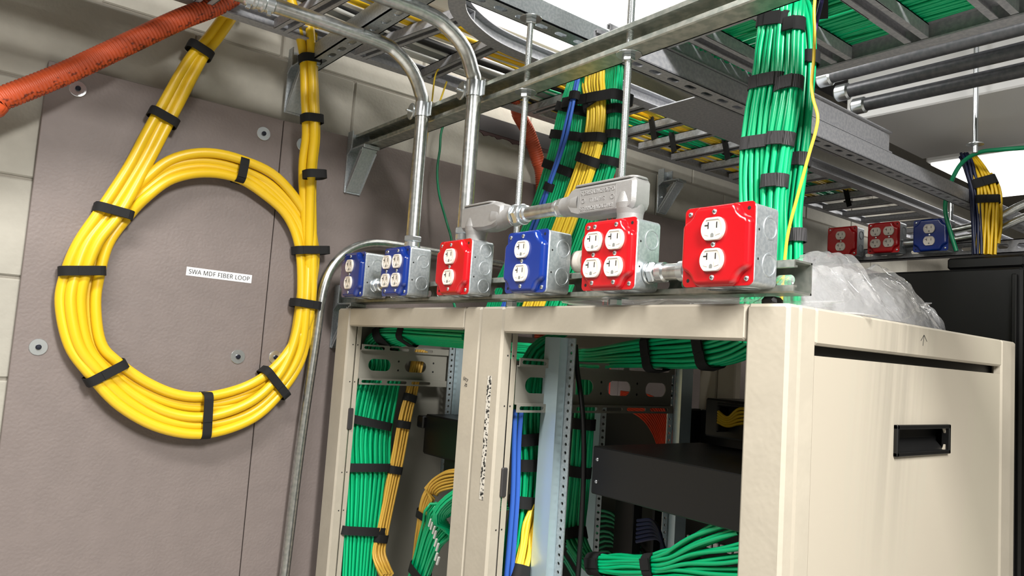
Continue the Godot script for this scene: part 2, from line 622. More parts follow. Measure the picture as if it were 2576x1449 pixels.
# ---------------------------------------------------------------- the scene
func _ready() -> void:
	rng.seed = 11
	# camera
	var cam := Camera3D.new()
	cam.name = "camera"
	cam.fov = 42.21
	cam.near = 0.02
	cam.position = V(0, LEVEL, 0)
	cam.rotation = V(deg_to_rad(5.0593), deg_to_rad(51.7626), deg_to_rad(3.9273))
	cam.rotation_order = EULER_ORDER_YXZ
	add_child(cam)
	cam.current = true
	# a closed room: no sky, only its lamps
	var we := WorldEnvironment.new()
	we.name = "environment"
	var env := Environment.new()
	env.background_mode = Environment.BG_COLOR
	env.background_color = Color(0, 0, 0)
	env.tonemap_mode = Environment.TONE_MAPPER_LINEAR
	env.tonemap_exposure = 1.92
	env.sdfgi_enabled = true
	env.ssao_enabled = true
	env.ssil_enabled = true
	we.environment = env
	add_child(we)
	materials()
	# ceiling fixtures: lens and light together
	fixture("aisle over the front of the tan cabinets", V(-0.75, 1.16, 0.38), V(0.3, 0, 1.2), 3.0)
	fixture("aisle behind the viewer, out over the doors", V(0.95, 1.16, -0.3), V(1.2, 0, 0.3), 10.6)
	fixture("wall, shining down through the slotted strut and ladder tray", V(-1.34, 0.95, -1.34), V(0.74, 0, 0.5), 0.4)
	fixture("far rack row, beyond the black racks", V(-1.2, 0.98, -3.9), V(0.5, 0, 0.8), 0.8)
	room()
	board()
	cabinets()
	struts()
	trays()
	boxes()
	conduits()
	fiber_loop()
	drops()
	inside()
	far_row()
	small()


func fixture(where: String, at: Vector3, size: Vector3, energy: float) -> void:
	var t := thing("ceiling_light", "white fluorescent ceiling fixture over the " + where, "light", at)
	var g := Geo.new()
	g.box(at + V(0, 0.04, 0), V(size.x + 0.03, 0.06, size.z + 0.03), 0.008)
	part(t, "housing", g, M.fixture_white)
	var l := Geo.new()
	l.box(at + V(0, 0.004, 0), V(size.x, 0.012, size.z), 0.004)
	part(t, "lamp_lens", l, M.lamp_lens)
	for s in [-0.4, 0.4]:
		var st := Geo.new()
		var p := at + V(size.x * s if size.x > size.z else 0.0, 0.065, size.z * s if size.z >= size.x else 0.0)
		st.tube([p, V(p.x, 1.305, p.z)], 0.006, 10)
		part(t, "hanger_stem", st, M.zinc)
	var a := AreaLight3D.new()
	a.name = "lamp_glow"
	a.area_size = P(size.x, size.z)
	a.light_energy = energy
	a.light_color = Color(1.0, 0.992, 0.975)
	a.area_range = 12.0
	a.area_attenuation = 2.0
	a.shadow_enabled = true
	a.rotation = V(-PI / 2, 0, 0)
	a.position = V(0, -0.012, 0)
	t.add_child(a)


func room() -> void:
	var g := Geo.new()
	g.box(V(1.0, -LEVEL - 0.05, -2.5), V(6.0, 0.1, 11.0))
	structure("floor", g, M.floor_tile)
	g = Geo.new()
	g.box(V(1.0, 1.35, -2.5), V(6.0, 0.1, 11.0))
	structure("ceiling", g, M.ceiling_paint)
	g = Geo.new()
	g.box(V(1.0, -0.35, -7.8), V(6.0, 3.4, 0.1))
	structure("wall_back", g, M.block_paint)
	g = Geo.new()
	g.box(V(1.0, -0.35, 2.9), V(6.0, 3.4, 0.1))
	structure("wall_front", g, M.block_paint)
	g = Geo.new()
	g.box(V(3.95, -0.35, -2.5), V(0.1, 3.4, 10.8))
	structure("wall_right", g, M.block_paint)
	# the block wall: recessed joints, every block in view a piece of its own
	g = Geo.new()
	g.box(V(-1.826, -0.35, -2.5), V(0.1, 3.4, 10.8))
	var wall := structure("wall_left", g, M.mortar)
	var meshes := []
	for k in 3:
		var b := Geo.new()
		b.box(Vector3.ZERO, V(0.030, 0.1955 - 0.0008 * k, 0.3965 - 0.001 * k), 0.003)
		meshes.append(b.mesh())
	for row in 9:
		var y := 0.585 + 0.2005 * (row - 6)
		for col in 12:
			var z := -0.228 + 0.4 * (2 - col) + (0.2 if row % 2 == 1 else 0.0)
			if z + 0.2 < -0.155 and z > -3.9 and y + 0.1 < 0.5:
				continue
			inst(wall, "block", meshes[(row * 5 + col * 3) % 3], M.block_paint, Transform3D(Basis(), V(-1.7875 + 0.0006 * ((row * 7 + col * 3) % 3), y, z)))
	# high ledge: bond beam that closes the wall above the trays
	g = Geo.new()
	g.box(V(-1.745, 1.02, -2.5), V(0.06, 0.17, 10.8), 0.004)
	structure("trim_1", g, M.block_paint)


func text_mesh(s: String, size: float, depth := 0.0006, mono := false) -> TextMesh:
	var t := TextMesh.new()
	t.text = s
	var f := SystemFont.new()
	f.font_names = PackedStringArray(["Droid Sans Mono" if mono else "Droid Sans"])
	t.font = f
	t.font_size = 64
	t.pixel_size = size / 64.0
	t.depth = depth
	return t


func board() -> void:
	# painted plywood backboards screwed to the blocks
	var zs := [[-0.150, -0.6405, "with the upper corner under the orange duct"], [-0.6425, -1.862, "behind the wall brackets and box row"], [-1.864, -3.08, "beyond the green cable drop"], [-3.082, -4.3, "at the end of the wall beside the far racks"]]
	for k in zs.size():
		var g := Geo.new()
		g.box(V(-1.7605, -0.536, (zs[k][0] + zs[k][1]) * 0.5), V(0.019, 2.126, zs[k][0] - zs[k][1]), 0.0012)
		var b := inst(self, "backboard", g.mesh(V(-1.76, -1.6, zs[k][0])), M.board_paint, Transform3D(Basis(), V(-1.76, -1.6, zs[k][0]) + V(0, LEVEL, 0)))
		tag(b, "gray painted plywood backboard sheet " + zs[k][2], "backboard")
	# fender washers with dark bolts
	var ws := [[-0.206, 0.483, M.zinc, "near the board's upper corner under the orange duct"], [-0.595, 0.482, M.zinc, "beside the board seam above the fiber loop"], [-0.694, 0.478, M.zinc, "half behind the rising yellow cables above the loop"], [-0.193, -0.05, M.zinc, "on the board outside the loop, low by its edge"], [-0.587, -0.049, M.zinc, "inside the loop below the printed label"], [-0.676, -0.046, M.zinc, "inside the loop, half under the yellow cables"]]
	for w in ws:
		var t := thing("fender_washer", "round zinc washer and dark bolt " + w[3], "washer", V(-1.751, w[1], w[0]), "washers holding the backboard")
		ring(t, "washer_disc", V(-1.751, w[1], w[0]), V(1, 0, 0), 0.0165, 0.002, w[2], 0.004)
		var g := Geo.new()
		g.lathe([P(0.0052, 0), P(0.0052, 0.0042), P(0.004, 0.0054), P(0, 0.0056)], stand(V(-1.7495, w[1], w[0]), V(1, 0, 0)), 14)
		part(t, "bolt_head", g, M.bolt_blue)
	# printed strip
	var at := V(-1.751, 0.134, -0.528)
	var l := thing("label_strip", "white printed label strip stuck on the gray board inside the yellow loop", "label", at)
	var B := Basis(V(0, 0, -1), V(0, 1, 0), V(1, 0, 0)).rotated(V(1, 0, 0), -0.012)
	var g2 := Geo.new()
	g2.box(at + V(0.0005, 0, 0), V(0.1465, 0.0195, 0.001), 0.0003, B)
	part(l, "strip", g2, M.label_white)
	var tm := text_mesh("SWA MDF FIBER LOOP", 0.0138)
	inst(l, "lettering", tm, M.ink, Transform3D(B, V(0.0012, 0, 0)))


func cabinets() -> void:
	var zf := -0.8
	var zb := -1.534
	var yt := 0.0825
	var yb := -1.98
	var list := [
		{"x0": -1.694, "x1": -1.1005, "o0": -1.631, "o1": -1.153, "hb": 0.0405, "label": "tan open equipment cabinet with no door, next to the block wall"},
		{"x0": -1.0990, "x1": -0.4856, "o0": -1.0337, "o1": -0.544, "hb": 0.0365, "label": "tan open equipment cabinet with the side panel and black pull, at the row end"},
	]
	for k in 2:
		var c = list[k]
		var t := thing("equipment_cabinet", c.label, "cabinet", V((c.x0 + c.x1) * 0.5, yb, (zf + zb) * 0.5))
		# front posts, folded sheet with a deep return
		for s in 2:
			var a: float = c.x0 if s == 0 else c.o1
			var b: float = c.o0 if s == 0 else c.x1
			var g := Geo.new()
			g.box(V((a + b) * 0.5, (yt + yb) * 0.5, zf - 0.0125), V(b - a, yt - yb, 0.025), 0.004)
			var p := part(t, "front_post", g, M.cabinet_paint)
			var r := Geo.new()
			var xr: float = c.o0 - 0.001 if s == 0 else c.o1 + 0.001
			r.box(V(xr, (yt + yb) * 0.5, zf - 0.0305), V(0.002, yt - yb - 0.08, 0.011), 0.0004)
			part(p, "post_return", r, M.cabinet_paint)
		var h := Geo.new()
		h.box(V((c.o0 + c.o1) * 0.5, (yt + c.hb) * 0.5, zf - 0.0135), V(c.o1 - c.o0 - 0.0016, yt - c.hb, 0.025), 0.003)
		part(t, "front_header", h, M.cabinet_paint)
		var sill := Geo.new()
		sill.box(V((c.o0 + c.o1) * 0.5, yb + 0.05, zf - 0.0135), V(c.o1 - c.o0 - 0.0016, 0.1, 0.025), 0.003)
		part(t, "front_sill", sill, M.cabinet_paint)
		# top: a sheet with a cable opening toward the back
		var tp := Geo.new()
		var ox0: float = -1.53 if k == 0 else -0.68
		var ox1: float = -1.22 if k == 0 else -0.53
		var oz0 := -0.93 if k == 0 else -0.915
		var oz1 := -1.17 if k == 0 else -1.03
		for q in [[c.x0 + 0.001, ox0, zf - 0.026, zb], [ox1, c.x1 - 0.003, zf - 0.026, zb], [ox0, ox1, zf - 0.026, oz0], [ox0, ox1, oz1, zb]]:
			tp.box(V((q[0] + q[1]) * 0.5, yt - 0.004, (q[2] + q[3]) * 0.5), V(q[1] - q[0], 0.004, q[2] - q[3]))
		part(t, "top_panel", tp, M.cabinet_paint)
		for s in 2:
			var g := Geo.new()
			var a: float = c.x0 if s == 0 else c.x1 - 0.05
			g.box(V(a + 0.025, (yt + yb) * 0.5, zb + 0.0125), V(0.05, yt - yb - 0.01, 0.025), 0.003)
			part(t, "rear_post", g, M.cabinet_paint)
		var rh := Geo.new()
		rh.box(V((c.x0 + c.x1) * 0.5, yt - 0.03, zb + 0.0125), V(c.x1 - c.x0 - 0.102, 0.046, 0.025), 0.003)
		part(t, "rear_header", rh, M.cabinet_paint)
		if k == 0:
			var sp := Geo.new()
			sp.box(V(c.x0 + 0.002, (yt + yb) * 0.5 - 0.01, (zf + zb) * 0.5), V(0.003, yt - yb - 0.04, 0.67), 0.0005)
			part(t, "side_panel", sp, M.liner_paint)
		else:
			# finished end: frame of stiles and rails, lift-off panel with a flush pull
			var x: float = c.x1
			var st := Geo.new()
			st.box(V(x - 0.008, (yt + yb) * 0.5, -0.8435), V(0.016, yt - yb, 0.036), 0.003)
			part(t, "side_stile", st, M.cabinet_paint)
			st = Geo.new()
			st.box(V(x - 0.008, (yt + yb) * 0.5, -1.502), V(0.016, yt - yb, 0.064), 0.003)
			part(t, "side_stile", st, M.cabinet_paint)
			var rl := Geo.new()
			rl.box(V(x - 0.008, (yt + 0.0365) * 0.5, -1.1655), V(0.016, yt - 0.0365, 0.607), 0.003)
			part(t, "side_rail", rl, M.cabinet_rubbed)
			var bk := Geo.new()
			bk.box(V(x - 0.020, -0.9, -1.1655), V(0.002, 1.94, 0.63))
			part(t, "side_liner", bk, M.black_steel)
			# panel with the pull's opening cut out
			var pn := Geo.new()
			var W := Transform3D(Basis(V(0, 0, -1), V(0, 1, 0), V(1, 0, 0)), V(x - 0.004, 0, 0))
			pn.sheet(W, 0.8635, 1.4685, -0.42, 0.0235, 0.003, [[1.167, 0.085, 0.02]], -0.0835)
			pn.box(V(x - 0.004, -1.19, -1.166), V(0.003, 1.54, 0.605))
			pn.box(V(x - 0.0105, 0.0222, -1.166), V(0.012, 0.0026, 0.605), 0.001)
			pn.box(V(x - 0.0105, -0.95, -0.8650), V(0.012, 1.94, 0.0026), 0.001)
			var d := part(t, "side_door", pn, M.cabinet_rubbed)
			var hp := Geo.new()
			var zc := -1.167
			var yc := -0.0835
			for q in [[V(0, 0.019, 0), V(0.012, 0.006, 0.178)], [V(0, -0.019, 0), V(0.012, 0.006, 0.178)], [V(0, 0, 0.086), V(0.012, 0.044, 0.006)], [V(0, 0, -0.086), V(0.012, 0.044, 0.006)]]:
				hp.box(V(x - 0.003, yc, zc) + q[0], q[1], 0.001)
			hp.box(V(x - 0.026, yc, zc), V(0.002, 0.04, 0.17))
			hp.quad(V(x - 0.004, yc - 0.017, zc + 0.083), V(x - 0.004, yc - 0.017, zc - 0.083), V(x - 0.025, yc + 0.008, zc - 0.075), V(x - 0.025, yc + 0.008, zc + 0.075), V(1, 1, 0))
			part(d, "pull_handle", hp, M.black_plastic).set_meta("label", "black flush pull handle, dusty")
			# dirt streaks and pen marks near the top of the end panel
		# door latch strike on the post's return
		var ls := Geo.new()
		var ly: float = -0.178 if k == 0 else -0.222
		ls.box(V(c.o0 + 0.002, ly, zf - 0.024), V(0.006, 0.05, 0.012), 0.0015)
		part(t, "latch_strike", ls, M.dark_gray)
		# small punched holes along the return
		for y in [0.0, -0.088, -0.3, -0.388]:
			for dz in [0.0155, 0.028]:
				var hh := Geo.new()
				hh.lathe([P(0.0016, 0), P(0, 0.0002)], stand(V(c.o0 + 0.0003, y - 0.003, zf - dz), V(1, 0, 0)), 10)
				part(t, "punched_hole", hh, M.slot_dark)
	# side brackets (cable managers) inside, slotted, bolted from post to rack rail
	var sb := [[-1.631, -0.836, -1.085, "slotted tan cable bracket inside the cabinet by the wall", [0.063, 0.063, 0.063], 0.024], [-1.034, -0.838, -1.262, "long slotted tan cable bracket inside the end cabinet", [], 0.0]]
	for k in 2:
		var b = sb[k]
		var y0: float = -0.0965 if k == 0 else -0.1005
		var y1: float = 0.0 if k == 0 else -0.006
		var t := thing("cable_bracket", b[3], "bracket", V(b[0], y0, b[1]))
		var L: float = b[1] - b[2]
		var T := Transform3D(Basis(V(0, 0, -1), V(0, 1, 0), V(1, 0, 0)), V(b[0], (y0 + y1) * 0.5, b[1]))
		var ovals := [[0.055, 0.031, 0.0145], [0.157, 0.031, 0.0145]] if k == 0 else [[0.052, 0.031, 0.0145], [0.161, 0.031, 0.0145], [0.264, 0.033, 0.0145], [0.374, 0.032, 0.0145]]
		var g := Geo.new()
		g.sheet(T, 0, L, -0.034, 0.034, 0.002, ovals)
		var wb := part(t, "web", g, M.liner_paint)
		for e in [-1.0, 1.0]:
			var fl := Geo.new()
			var hs := []
			var x := 0.034
			while x < L - 0.01:
				hs.append([x, 0.028, 0.0035])
				x += 0.069
			var F := T
			F.origin += V(0.007, e * 0.0405, 0)
			fl.sheet(F, 0, L, -0.0075, 0.0075, 0.002, hs)
			fl.box(V(b[0] + 0.0035, (y0 + y1) * 0.5 + e * 0.0335, (b[1] + b[2]) * 0.5), V(0.008, 0.002, L))
			part(t, "slotted_flange", fl, M.liner_paint)
		for o in ovals:
			for e in [-1.0, 1.0]:
				var hh := Geo.new()
				hh.lathe([P(0.0026, 0), P(0, 0.0002)], stand(V(b[0] + 0.0012, (y0 + y1) * 0.5 + e * 0.011, b[1] - o[0] - 0.052), V(1, 0, 0)), 10)
				part(wb, "punched_hole", hh, M.slot_dark)
	# marks on the frames
	var pen := thing("pen_marks", "small handwritten rack numbers on the post between the two tan cabinets", "writing", V(-1.1337, -0.056, -0.7995))
	inst(pen, "lettering", text_mesh("U17", 0.0085, 0.0003), M.ink, Transform3D(Basis().rotated(V(0, 0, 1), -0.35), V(0, 0.004, 0.0001)))
	inst(pen, "lettering", text_mesh("25", 0.0075, 0.0003), M.ink, Transform3D(Basis().rotated(V(0, 0, 1), -0.2), V(0.002, -0.006, 0.0001)))
	var pm := V(-0.4855, 0.0617, -1.1586)
	var arrow := thing("pen_marks", "small hand drawn arrow on the end cabinet's top side rail, below the plastic bag", "writing", pm)
	var ag := Geo.new()
	for q in [[V(0, -0.008, 0), V(0, 0.008, -0.003)], [V(0, 0.008, -0.003), V(0, -0.001, 0.007)], [V(0, 0.008, -0.003), V(0, -0.001, -0.013)]]:
		ag.tube([pm + q[0], pm + q[1]], 0.00045, 5)
	part(arrow, "pen_stroke", ag, M.ink)
	var g3 := Geo.new()
	var c3 := V(-1.061, -0.1481, -0.7995)
	g3.box(V(c3.x, c3.y, -0.7997), V(0.0115, 0.215, 0.0006), 0.0002)
	var st3 := inst(self, "worn_sticker", g3.mesh(c3), M.worn_label, Transform3D(Basis(), c3 + V(0, LEVEL, 0)))
	tag(st3, "narrow torn black and white sticker down the post of the end cabinet", "sticker")


func wall_bracket(label: String, z: float, ytop: float) -> void:
	# back plate on the wall, two folded sides and a sloping brace; the strut rests in its seat
	var t := thing("wall_bracket", label, "bracket", V(-1.77, ytop - 0.155, z), "strut brackets on the wall")
	var g := Geo.new()
	g.box(V(-1.7485, ytop - 0.0775, z), V(0.005, 0.155, 0.046), 0.001)
	part(t, "back_plate", g, M.galvanized)
	for s in [-1.0, 1.0]:
		var sd := Geo.new()
		var T := Transform3D(Basis(V(1, 0, 0), V(0, 1, 0), V(0, 0, 1)), V(-1.7485, ytop, z + s * 0.0225))
		sd.prism(PackedVector2Array([P(0, 0.002), P(0.026, 0.002), P(0.026, -0.043), P(0.012, -0.052), P(0, -0.06)]), T, -0.0015, 0.0015, 0.0004)
		part(t, "side_plate", sd, M.galvanized)
	var seat := Geo.new()
	seat.box(V(-1.703, ytop - 0.0445, z), V(0.088, 0.004, 0.043), 0.001)
	seat.box(V(-1.660, ytop - 0.047, z), V(0.004, 0.009, 0.043), 0.001)
	part(t, "seat", seat, M.galvanized)
	var br := Geo.new()
	var a := V(-1.668, ytop - 0.05, z)
	var b := V(-1.7455, ytop - 0.15, z)
	var d := b - a
	br.box((a + b) * 0.5, V(0.041, 0.003, d.length()), 0.0008, along(d, V(0.8, 0.6, 0)))
	for s in [-1.0, 1.0]:
		br.box((a + b) * 0.5 + V(-0.004, -0.004, s * 0.0195), V(0.002, 0.014, d.length() * 0.96), 0.0005, along(d, V(0.8, 0.6, 0)))
	part(t, "brace", br, M.galvanized)
	ring(t, "bolt_head", V(-1.746, ytop - 0.096, z), V(1, 0, 0), 0.0075, 0.006, M.zinc)


func struts() -> void:
	# box strut, conduit strut, tray strut
	var t := thing("strut_channel", "long steel strut channel carrying the six outlet boxes", "strut", V(-1.12, 0.098, -0.8505))
	channel(t, V(-0.499, 0.119, -0.8505), V(-1.7455, 0.119, -0.8505), V(0, 0, 1), true, M.strut_steel, 0.036)
	t = thing("strut_channel", "plain steel strut channel overhead that both bent conduits are clamped to", "strut", V(-0.7, 0.495, -0.8505))
	channel(t, V(0.25, 0.5155, -0.8505), V(-1.7455, 0.5155, -0.8505), V(0, 0, 1), false, M.strut_steel)
	t = thing("strut_channel", "slotted strut channel under the wall tray, behind the rising yellow cables", "strut", V(-1.3, 0.655, -0.677))
	channel(t, V(-0.6, 0.6757, -0.677), V(-1.7455, 0.6757, -0.677), V(0, 1, 0), true, M.galvanized, 0.02)
	t = thing("strut_channel", "slotted strut channel crossing the bright ceiling fixture", "strut", V(-1.09, 0.64, -1.0))
	channel(t, V(-1.09, 0.6607, -0.35), V(-1.09, 0.6607, -2.05), V(0, 1, 0), true, M.galvanized, 0.03)
	t = thing("strut_channel", "long slotted strut channel under the green cable tray, running away overhead", "strut", V(-0.90, 0.536, -2.4))
	channel(t, V(-0.905, 0.5567, -0.873), V(-0.885, 0.5567, -4.4), V(0, 1, 0), true, M.dull_steel, 0.04)
	wall_bracket("galvanized wall bracket holding the end of the conduit strut", -0.834, 0.535)
	wall_bracket("galvanized wall bracket behind the rising yellow cables, highest on the wall", -0.66, 0.70)
	wall_bracket("galvanized wall bracket low beside the tan cabinet, holding the box strut", -0.834, 0.14)
	wall_bracket("galvanized wall bracket far along the wall, beyond the hanging orange duct", -2.03, 0.69)
	# threaded hanger rods with nuts and washers
	rod("threaded hanger rod rising behind the cast conduit body with raised lettering", V(-0.8165, 0, -0.8505), 0.085, 1.3, [[0.495, -1.0], [0.0985, -1.0]])
	rod("threaded hanger rod between the blue box and the fixture strut", V(-1.078, 0, -0.8505), 0.085, 0.95, [[0.495, -1.0], [0.64, -1.0], [0.0985, -1.0]])


func rod(label: String, at: Vector3, y0: float, y1: float, nuts: Array, r := 0.0062) -> void:
	var t := thing("hanger_rod", label, "rod", V(at.x, y0, at.z), "threaded hanger rods")
	var g := Geo.new()
	var pts := []
	var rs := []
	var y := y0
	var k := 0
	while y < y1:
		pts.append(V(at.x, y, at.z))
		rs.append(r * [1.0, 0.92, 0.84, 0.92][k % 4])
		y += 0.0005 if y < 0.72 else 0.03
		k += 1
	g.tube(pts, rs, 10)
	part(t, "threaded_shaft", g, M.zinc)
	for q in nuts:
		var d := V(0, q[1], 0)
		ring(t, "washer", V(at.x, q[0], at.z), d, 0.0215, 0.0018, M.zinc, 0.0064)
		hexnut(t, "hex_nut", V(at.x, q[0] - 0.0018, at.z), d, 0.0108, 0.0100, M.zinc)


# one loose cable, duct or wire: a thing of a single mesh
func lay(called: String, label: String, category: String, group: String, pts: Array, r: float, m: Material, per := 5, sides := 8) -> MeshInstance3D:
	var g := Geo.new()
	var c := curve(pts, per)
	g.tube(c, r, sides)
	var base: Vector3 = c[0]
	var o := inst(self, called, g.mesh(base), m, Transform3D(Basis(), base + V(0, LEVEL, 0)))
	tag(o, label, category, group)
	return o


func rung(t: Node3D, a: Vector3, b: Vector3, m: Material, w := 0.036, h := 0.022) -> void:
	var d := b - a
	var B := along(d)
	var c := (a + b) * 0.5
	var g := Geo.new()
	g.box(c + V(0, h - 0.001, 0), V(w, 0.002, d.length()), 0.0, B)
	for s in [-1.0, 1.0]:
		g.box(c + B.x * s * (w * 0.5 - 0.001) + V(0, h * 0.5, 0), V(0.002, h, d.length()), 0.0, B)
		g.box(c + B.x * s * (w * 0.5 - 0.006) + V(0, 0.001, 0), V(0.011, 0.002, d.length()), 0.0, B)
	part(t, "rung", g, m)


func rail(t: Node3D, pts: Array, h: float, flange: float, m: Material) -> void:
	# one folded strip swept along the path, mitred at the bends
	var f := flange * 0.5
	var sec := [P(-f, 0), P(f, 0), P(f, 0.003), P(0.0018, 0.003), P(0.0018, h - 0.003), P(f, h - 0.003), P(f, h), P(-f, h), P(-f, h - 0.003), P(-0.0018, h - 0.003), P(-0.0018, 0.003), P(-f, 0.003)]
	var N := pts.size()
	var sides := []
	for k in N:
		var d0: Vector3 = (pts[k] - pts[maxi(k - 1, 0)]).normalized()
		var d1: Vector3 = (pts[mini(k + 1, N - 1)] - pts[k]).normalized()
		if k == 0:
			d0 = d1
		if k == N - 1:
			d1 = d0
		var d := (d0 + d1).normalized()
		var sd := Vector3.UP.cross(d).normalized()
		sides.append(sd / maxf(0.5, d.dot(d0)))
	var g := Geo.new()
	for k in N - 1:
		for q in sec.size():
			var a: Vector2 = sec[q]
			var b: Vector2 = sec[(q + 1) % sec.size()]
			var e := P((b - a).y, -(b - a).x)
			g.quad(pts[k] + sides[k] * a.x + V(0, a.y, 0), pts[k] + sides[k] * b.x + V(0, b.y, 0), pts[k + 1] + sides[k + 1] * b.x + V(0, b.y, 0), pts[k + 1] + sides[k + 1] * a.x + V(0, a.y, 0), sides[k] * e.x + V(0, e.y, 0))
	for k in [0, N - 1]:
		var d: Vector3 = (pts[1] - pts[0]) if k == 0 else (pts[N - 2] - pts[N - 1])
		for q in [[-f, f, 0.0, 0.003], [-f, f, h - 0.003, h], [-0.0018, 0.0018, 0.003, h - 0.003]]:
			g.quad(pts[k] + sides[k] * q[0] + V(0, q[2], 0), pts[k] + sides[k] * q[1] + V(0, q[2], 0), pts[k] + sides[k] * q[1] + V(0, q[3], 0), pts[k] + sides[k] * q[0] + V(0, q[3], 0), -d)
	part(t, "side_rail", g, m)


func trays() -> void:
	var t := thing("cable_tray", "ladder cable tray running the length of the block wall, above the bent conduits", "cable tray", V(-1.5, 0.69, -2.5))
	rail(t, [V(-1.333, 0.69, -4.4), V(-1.333, 0.69, -2.6)] + curve([V(-1.333, 0.69, -1.2), V(-1.333, 0.69, -1.05), V(-1.325, 0.69, -0.95), V(-1.300, 0.69, -0.875), V(-1.262, 0.69, -0.81), V(-1.21, 0.69, -0.765), V(-1.14, 0.69, -0.735), V(-0.95, 0.69, -0.71)], 4), 0.034, 0.036, M.dull_steel)
	rail(t, [V(-1.660, 0.70, -4.4), V(-1.660, 0.70, -2.3), V(-1.660, 0.70, -0.2), V(-1.660, 0.70, 1.6)], 0.03, 0.03, M.dull_steel)
	rail(t, curve([V(-0.95, 0.69, -0.40), V(-1.15, 0.69, -0.36), V(-1.26, 0.69, -0.28), V(-1.333, 0.69, -0.12)], 5) + [V(-1.333, 0.69, 1.6)], 0.034, 0.036, M.dull_steel)
	rung(t, V(-1.645, 0.697, -0.775), V(-1.27, 0.697, -0.835), M.dull_steel)
	for z in [-0.965, -1.145, -1.325, -1.495, -1.66, -1.80, -1.965, -2.13, -2.295, -2.46, -2.625, -2.79, -2.955, -3.12, -3.285, -3.45, -3.615, -3.78, -3.945, -4.11]:
		rung(t, V(-1.645, 0.697, z), V(-1.348, 0.697, z), M.dull_steel)
	for z in [-0.575, -0.40, -0.2, 0.0, 0.2, 0.4, 0.6, 0.8, 1.0, 1.2, 1.4]:
		rung(t, V(-1.645, 0.697, z), V(-1.05 if z < -0.3 else -1.348, 0.697, z - (0.06 if z < -0.3 else 0.0)), M.dull_steel)
	# cables lying on it
	var kinds := {
		"yellow": [M.yellow_jacket, "yellow fiber cable lying lengthwise on the ladder tray along the wall", 0.0052],
		"white": [M.white_jacket, "white cable lying lengthwise on the ladder tray along the wall", 0.0052],
		"black": [M.black_jacket, "thick black cable lying lengthwise on the ladder tray along the wall", 0.010],
		"gray": [M.gray_jacket, "fat gray pipe sleeve lying lengthwise on the ladder tray", 0.02],
		"green": [M.green_jacket, "green network cable lying lengthwise on the ladder tray along the wall", 0.0036],
	}
	var lanes := [[-1.625, "black"], [-1.60, "white"], [-1.585, "white"], [-1.555, "gray"], [-1.522, "white"], [-1.505, "black"], [-1.48, "yellow"], [-1.468, "white"], [-1.455, "yellow"], [-1.443, "yellow"], [-1.425, "white"], [-1.413, "yellow"], [-1.401, "yellow"], [-1.389, "white"], [-1.377, "yellow"], [-1.366, "yellow"]]
	for q in lanes:
		var k = kinds[q[1]]
		var pts := []
		var ph := rng.randf() * TAU
		for j in 14:
			var z := 1.5 - 0.24 * j
			pts.append(V(q[0] + 0.012 * sin(ph + j * 0.9) + clampf(z + 0.75, 0.0, 0.3) * 0.12, 0.722 + k[2] + 0.004 * sin(ph * 2.0 + j), z))
		var text: String = k[1]
		if q[1] == "black":
			text = "thick black cable on the wall tray, " + ("hugging the block wall" if q[0] < -1.6 else "between the gray sleeve and yellow cables")
		lay(q[1] + "_cable", text, "cable", q[1] + " cables on the wall tray", pts, k[2], k[0], 4)
	# past the drop more yellow patch cables and green ones run on
	for j in 26:
		var x := -1.635 + 0.0108 * j
		var col: String = "yellow" if j % 13 < 6 else "green"
		var m: Material = M.yellow_patch if col == "yellow" else M.green_jacket
		var pts := []
		var ph := rng.randf() * TAU
		for q in 6:
			pts.append(V(x + 0.01 * sin(ph + q), 0.7225 + 0.004 + (0.0 if j % 2 == 0 else 0.006), -1.25 - 0.32 * q))
		lay(col + "_cable", ("yellow patch cable" if col == "yellow" else "green network cable") + " on the wall tray, past the striped cable drop", "cable", col + " cables on the far half of the wall tray", pts, 0.0038, m, 3)
	for q in [[-1.46, -1.66], [-1.50, -1.80], [-1.42, -1.965], [-1.58, -2.295], [-1.5, -2.46], [-1.54, -2.46], [-1.45, -2.79]]:
		var s := thing("hanging_strap", "black hook-and-loop strap dangling from a rung of the wall tray", "strap", V(q[0], 0.66, q[1]), "straps dangling from the wall tray")
		var g := Geo.new()
		g.box(V(q[0], 0.695, q[1] + 0.021), V(0.02, 0.075, 0.003), 0.001, Basis().rotated(V(0, 0, 1), 0.25))
		g.box(V(q[0] - 0.006, 0.683, q[1] + 0.002), V(0.02, 0.004, 0.04), 0.001, Basis().rotated(V(0, 0, 1), 0.25))
		part(s, "strap_tail", g, M.velcro)
	# the tray of green cables over the cabinets, across the slotted strut
	t = thing("cable_tray", "ladder cable tray full of green cables crossing overhead above the tan cabinets", "cable tray", V(-0.2, 0.58, -1.16))
	rail(t, [V(-0.93, 0.58, -1.012), V(-0.2, 0.58, -1.012), V(0.6, 0.58, -1.012)], 0.036, 0.03, M.dull_steel)
	rail(t, [V(-0.88, 0.58, -1.305), V(-0.2, 0.58, -1.305), V(0.6, 0.58, -1.305)], 0.036, 0.03, M.dull_steel)
	for k in 10:
		var x := -0.828 + 0.1335 * k
		rung(t, V(x, 0.584, -1.03), V(x, 0.584, -1.29), M.dull_steel, 0.04, 0.024)
	for j in 37:
		var z := -1.035 - 0.00685 * j
		var pts := []
		var ph := rng.randf() * TAU
		for q in 8:
			pts.append(V(0.6 - 0.225 * q, 0.6125 + (0.0 if j % 2 == 0 else 0.003) + 0.002 * sin(ph + q), z + 0.0075 * sin(ph + q * 1.3)))
		lay("green_cable", "green network cable lying on the overhead tray above the tan cabinets", "cable", "green cables on the overhead tray", pts, 0.0034, M.green_jacket, 4, 6)
